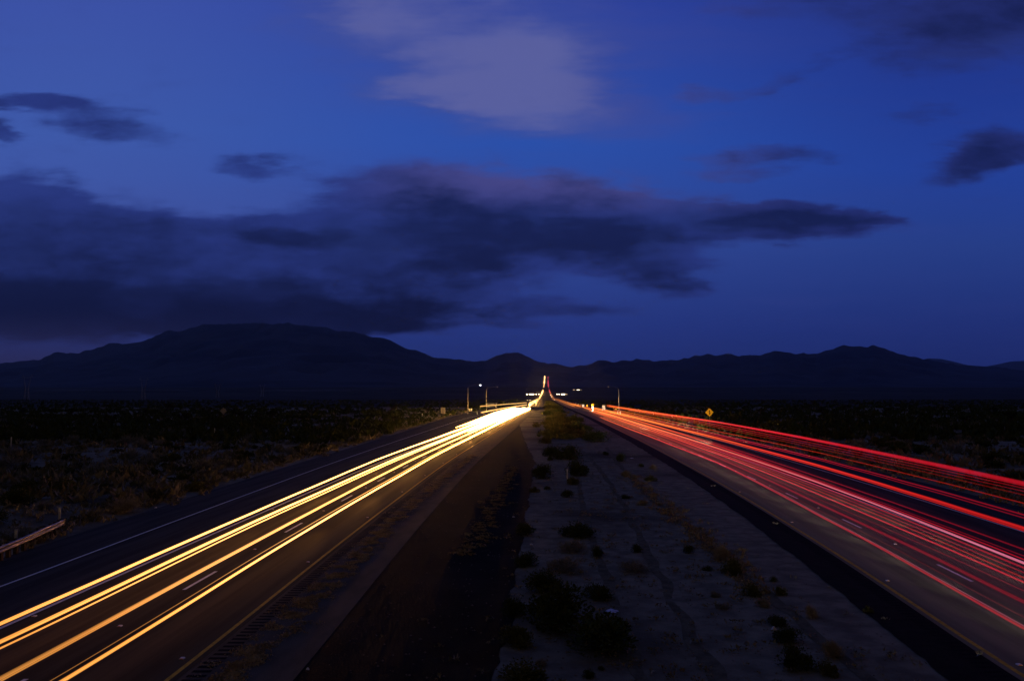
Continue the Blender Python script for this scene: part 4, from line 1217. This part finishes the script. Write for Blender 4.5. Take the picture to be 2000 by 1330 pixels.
JT = [(48, 812, 786, 26, 'joshua tree under the large transmission tower at far left'), (107, 814, 790, 20, 'short joshua tree between two taller ones at far left'),
      (140, 818, 787, 28, 'branching joshua tree, third from the left edge'), (218, 838, 796, 30, 'dark joshua tree low in the scrub right of a pale patch'),
      (290, 815, 792, 20, 'slim joshua tree left of the tall rounded one'), (325, 812, 775, 36, 'tallest rounded joshua tree on the left horizon'),
      (363, 834, 793, 34, 'many stemmed joshua tree just right of the tallest'), (405, 812, 790, 18, 'small joshua tree left of the diamond sign back'),
      (461, 816, 786, 16, 'thin joshua tree just right of the diamond sign back'), (477, 826, 793, 18, 'upright joshua tree, second right of diamond sign back'),
      (533, 824, 790, 26, 'spreading joshua tree in the middle of the left desert'), (612, 816, 789, 26, 'bushy joshua tree midway to the glare'),
      (680, 812, 790, 22, 'low joshua tree before the tall one near the glare'), (762, 812, 778, 30, 'tall full joshua tree nearest the left lamp posts'),
      (772, 826, 806, 20, 'stubby joshua tree in front of the tall full one'), (836, 808, 786, 22, 'joshua tree beside the tall grey sign backs'),
      (1309, 808, 785, 26, 'joshua tree between the right lamp post and merge sign'), (1382, 812, 786, 26, 'dark joshua tree behind the merge sign'),
      (1484, 816, 790, 26, 'joshua tree right of the merge sign'), (1560, 812, 786, 24, 'joshua tree midway along the right horizon, smaller'),
      (1610, 816, 784, 38, 'widest joshua tree on the right horizon'), (1650, 812, 783, 22, 'tall joshua tree just right of the widest'),
      (1730, 812, 788, 22, 'modest joshua tree left of the brownish one'), (1790, 838, 812, 34, 'brownish low joshua tree lit from the road, right'),
      (1845, 812, 781, 20, 'tall slim joshua tree on the right horizon'), (1893, 840, 800, 30, 'dark joshua tree in the scrub near right edge'),
      (1935, 816, 786, 26, 'joshua tree second from the right edge'), (1972, 842, 789, 42, 'big joshua tree at the right edge')]
for a_ in JT: jtree(*a_)

# ------------------------------------------------------------------ litter
def litter(px, py, w, h, lab, mat=M_litter, flat=.04):
    X, Y = gp(px, py); s_ = w / 1500 * Y / 2; rr = random.Random(int(px))
    vs_, fs = [(0, 0, flat * 1.6)], []
    n = 11
    for ring, (q, z) in enumerate(((.55, flat * 1.1), (1, .01))):
        for k_ in range(n):
            t_ = 6.283 * k_ / n; j = q * rr.uniform(.8, 1.15)
            vs_.append((s_ * j * math.cos(t_), s_ * j * math.sin(t_), z * rr.uniform(.5, 1.5)))
    for k_ in range(n):
        fs.append((0, 1 + k_, 1 + (k_ + 1) % n)); fs.append((1 + k_, 1 + n + k_, 1 + n + (k_ + 1) % n, 1 + (k_ + 1) % n))
    o = mesh_obj('litter', vs_, fs, mat, loc=(X, Y, ground_z(X, Y) + .01))
    tag(o, lab, 'litter')
litter(1195, 1193, 25, 6, 'flat pale blue plastic litter on the median sand')
litter(1512, 1228, 10, 9, 'crumpled whitish litter under a dark bush, lower right', M_plast, .08)
litter(304, 992, 6, 4, 'small white scrap at the left road verge', M_plast)
litter(1038, 1064, 7, 3, 'small white scrap on grey sand near gravel edge', M_plast)
litter(601, 1308, 8, 4, 'small white scrap on the black gravel at the bottom', M_plast)
litter(1003, 1010, 6, 3, 'tiny white scrap on the upper black gravel', M_plast)
litter(1234, 895, 8, 3, 'pale scrap right of the upright dark bush', M_plast)

# ------------------------------------------------------------------ headlight beams on the left carriageway, toward the camera
WC = (1, .40, .09)
for Y_ in (48, 62, 80, 102, 130, 165, 210, 265, 330):
    for off_ in (-1.9, -5.4):
        beam((YL(Y_) + off_, Y_, .9), (YL(Y_ - 40) + off_ + .6, Y_ - 40, .2), 16.0 * Y_ ** 1.22, 17, 1.0, WC, .15)
# ------------------------------------------------------------------ headlight beams on the right carriageway
beam((YR(40) + 6, 40, .7), (Xs, Ys, zs), 170000, 7, .9)
beam((YR(110) + 9, 110, .8), (at(1262, 255), 255, 1.0), 160000, 16, .9)
beam((YR(150) + 6, 150, .8), (at(1157, 380), 380, 3.2), 400000, 9, .9)
beam((YR(330) + 6, 330, .8), (at(1125, 600), 600, 2.0), 600000, 8, .9)
for Y_ in range(-10, 104, 5):
    for off_ in (2.2, 6.2):
        beam((YR(Y_) + off_, Y_, .95), (YR(Y_ + 30) + off_, Y_ + 30, .2), 620 + Y_ * 7, 30, 1.0, (1, .93, .84), .15)
beam((YR(14) + 9, 14, .8), (YR(60) + 20, 60, .4), 500, 50, 1.0)
beam((YR(60) + 9, 60, .8), (YR(200) + 14, 200, 1.0), 1500, 26, 1.0)

# ------------------------------------------------------------------ the evening air
HAZE = True
if HAZE:
    m = MB(); m.box(-14000, 14000, -60, 21800, -8, 1350)
    hm, N, out = new_mat('evening_air')
    v = N.n('ShaderNodeVolumePrincipled')
    v.inputs['Color'].default_value = (.8, .86, 1, 1)
    v.inputs['Density'].default_value = 1.2e-5
    v.inputs['Anisotropy'].default_value = .75
    hm.node_tree.links.new(v.outputs[0], out.inputs['Volume'])
    hz = m.build('haze', hm)
    tag(hz, 'thin blue evening air over the whole valley', 'haze', kind='stuff')
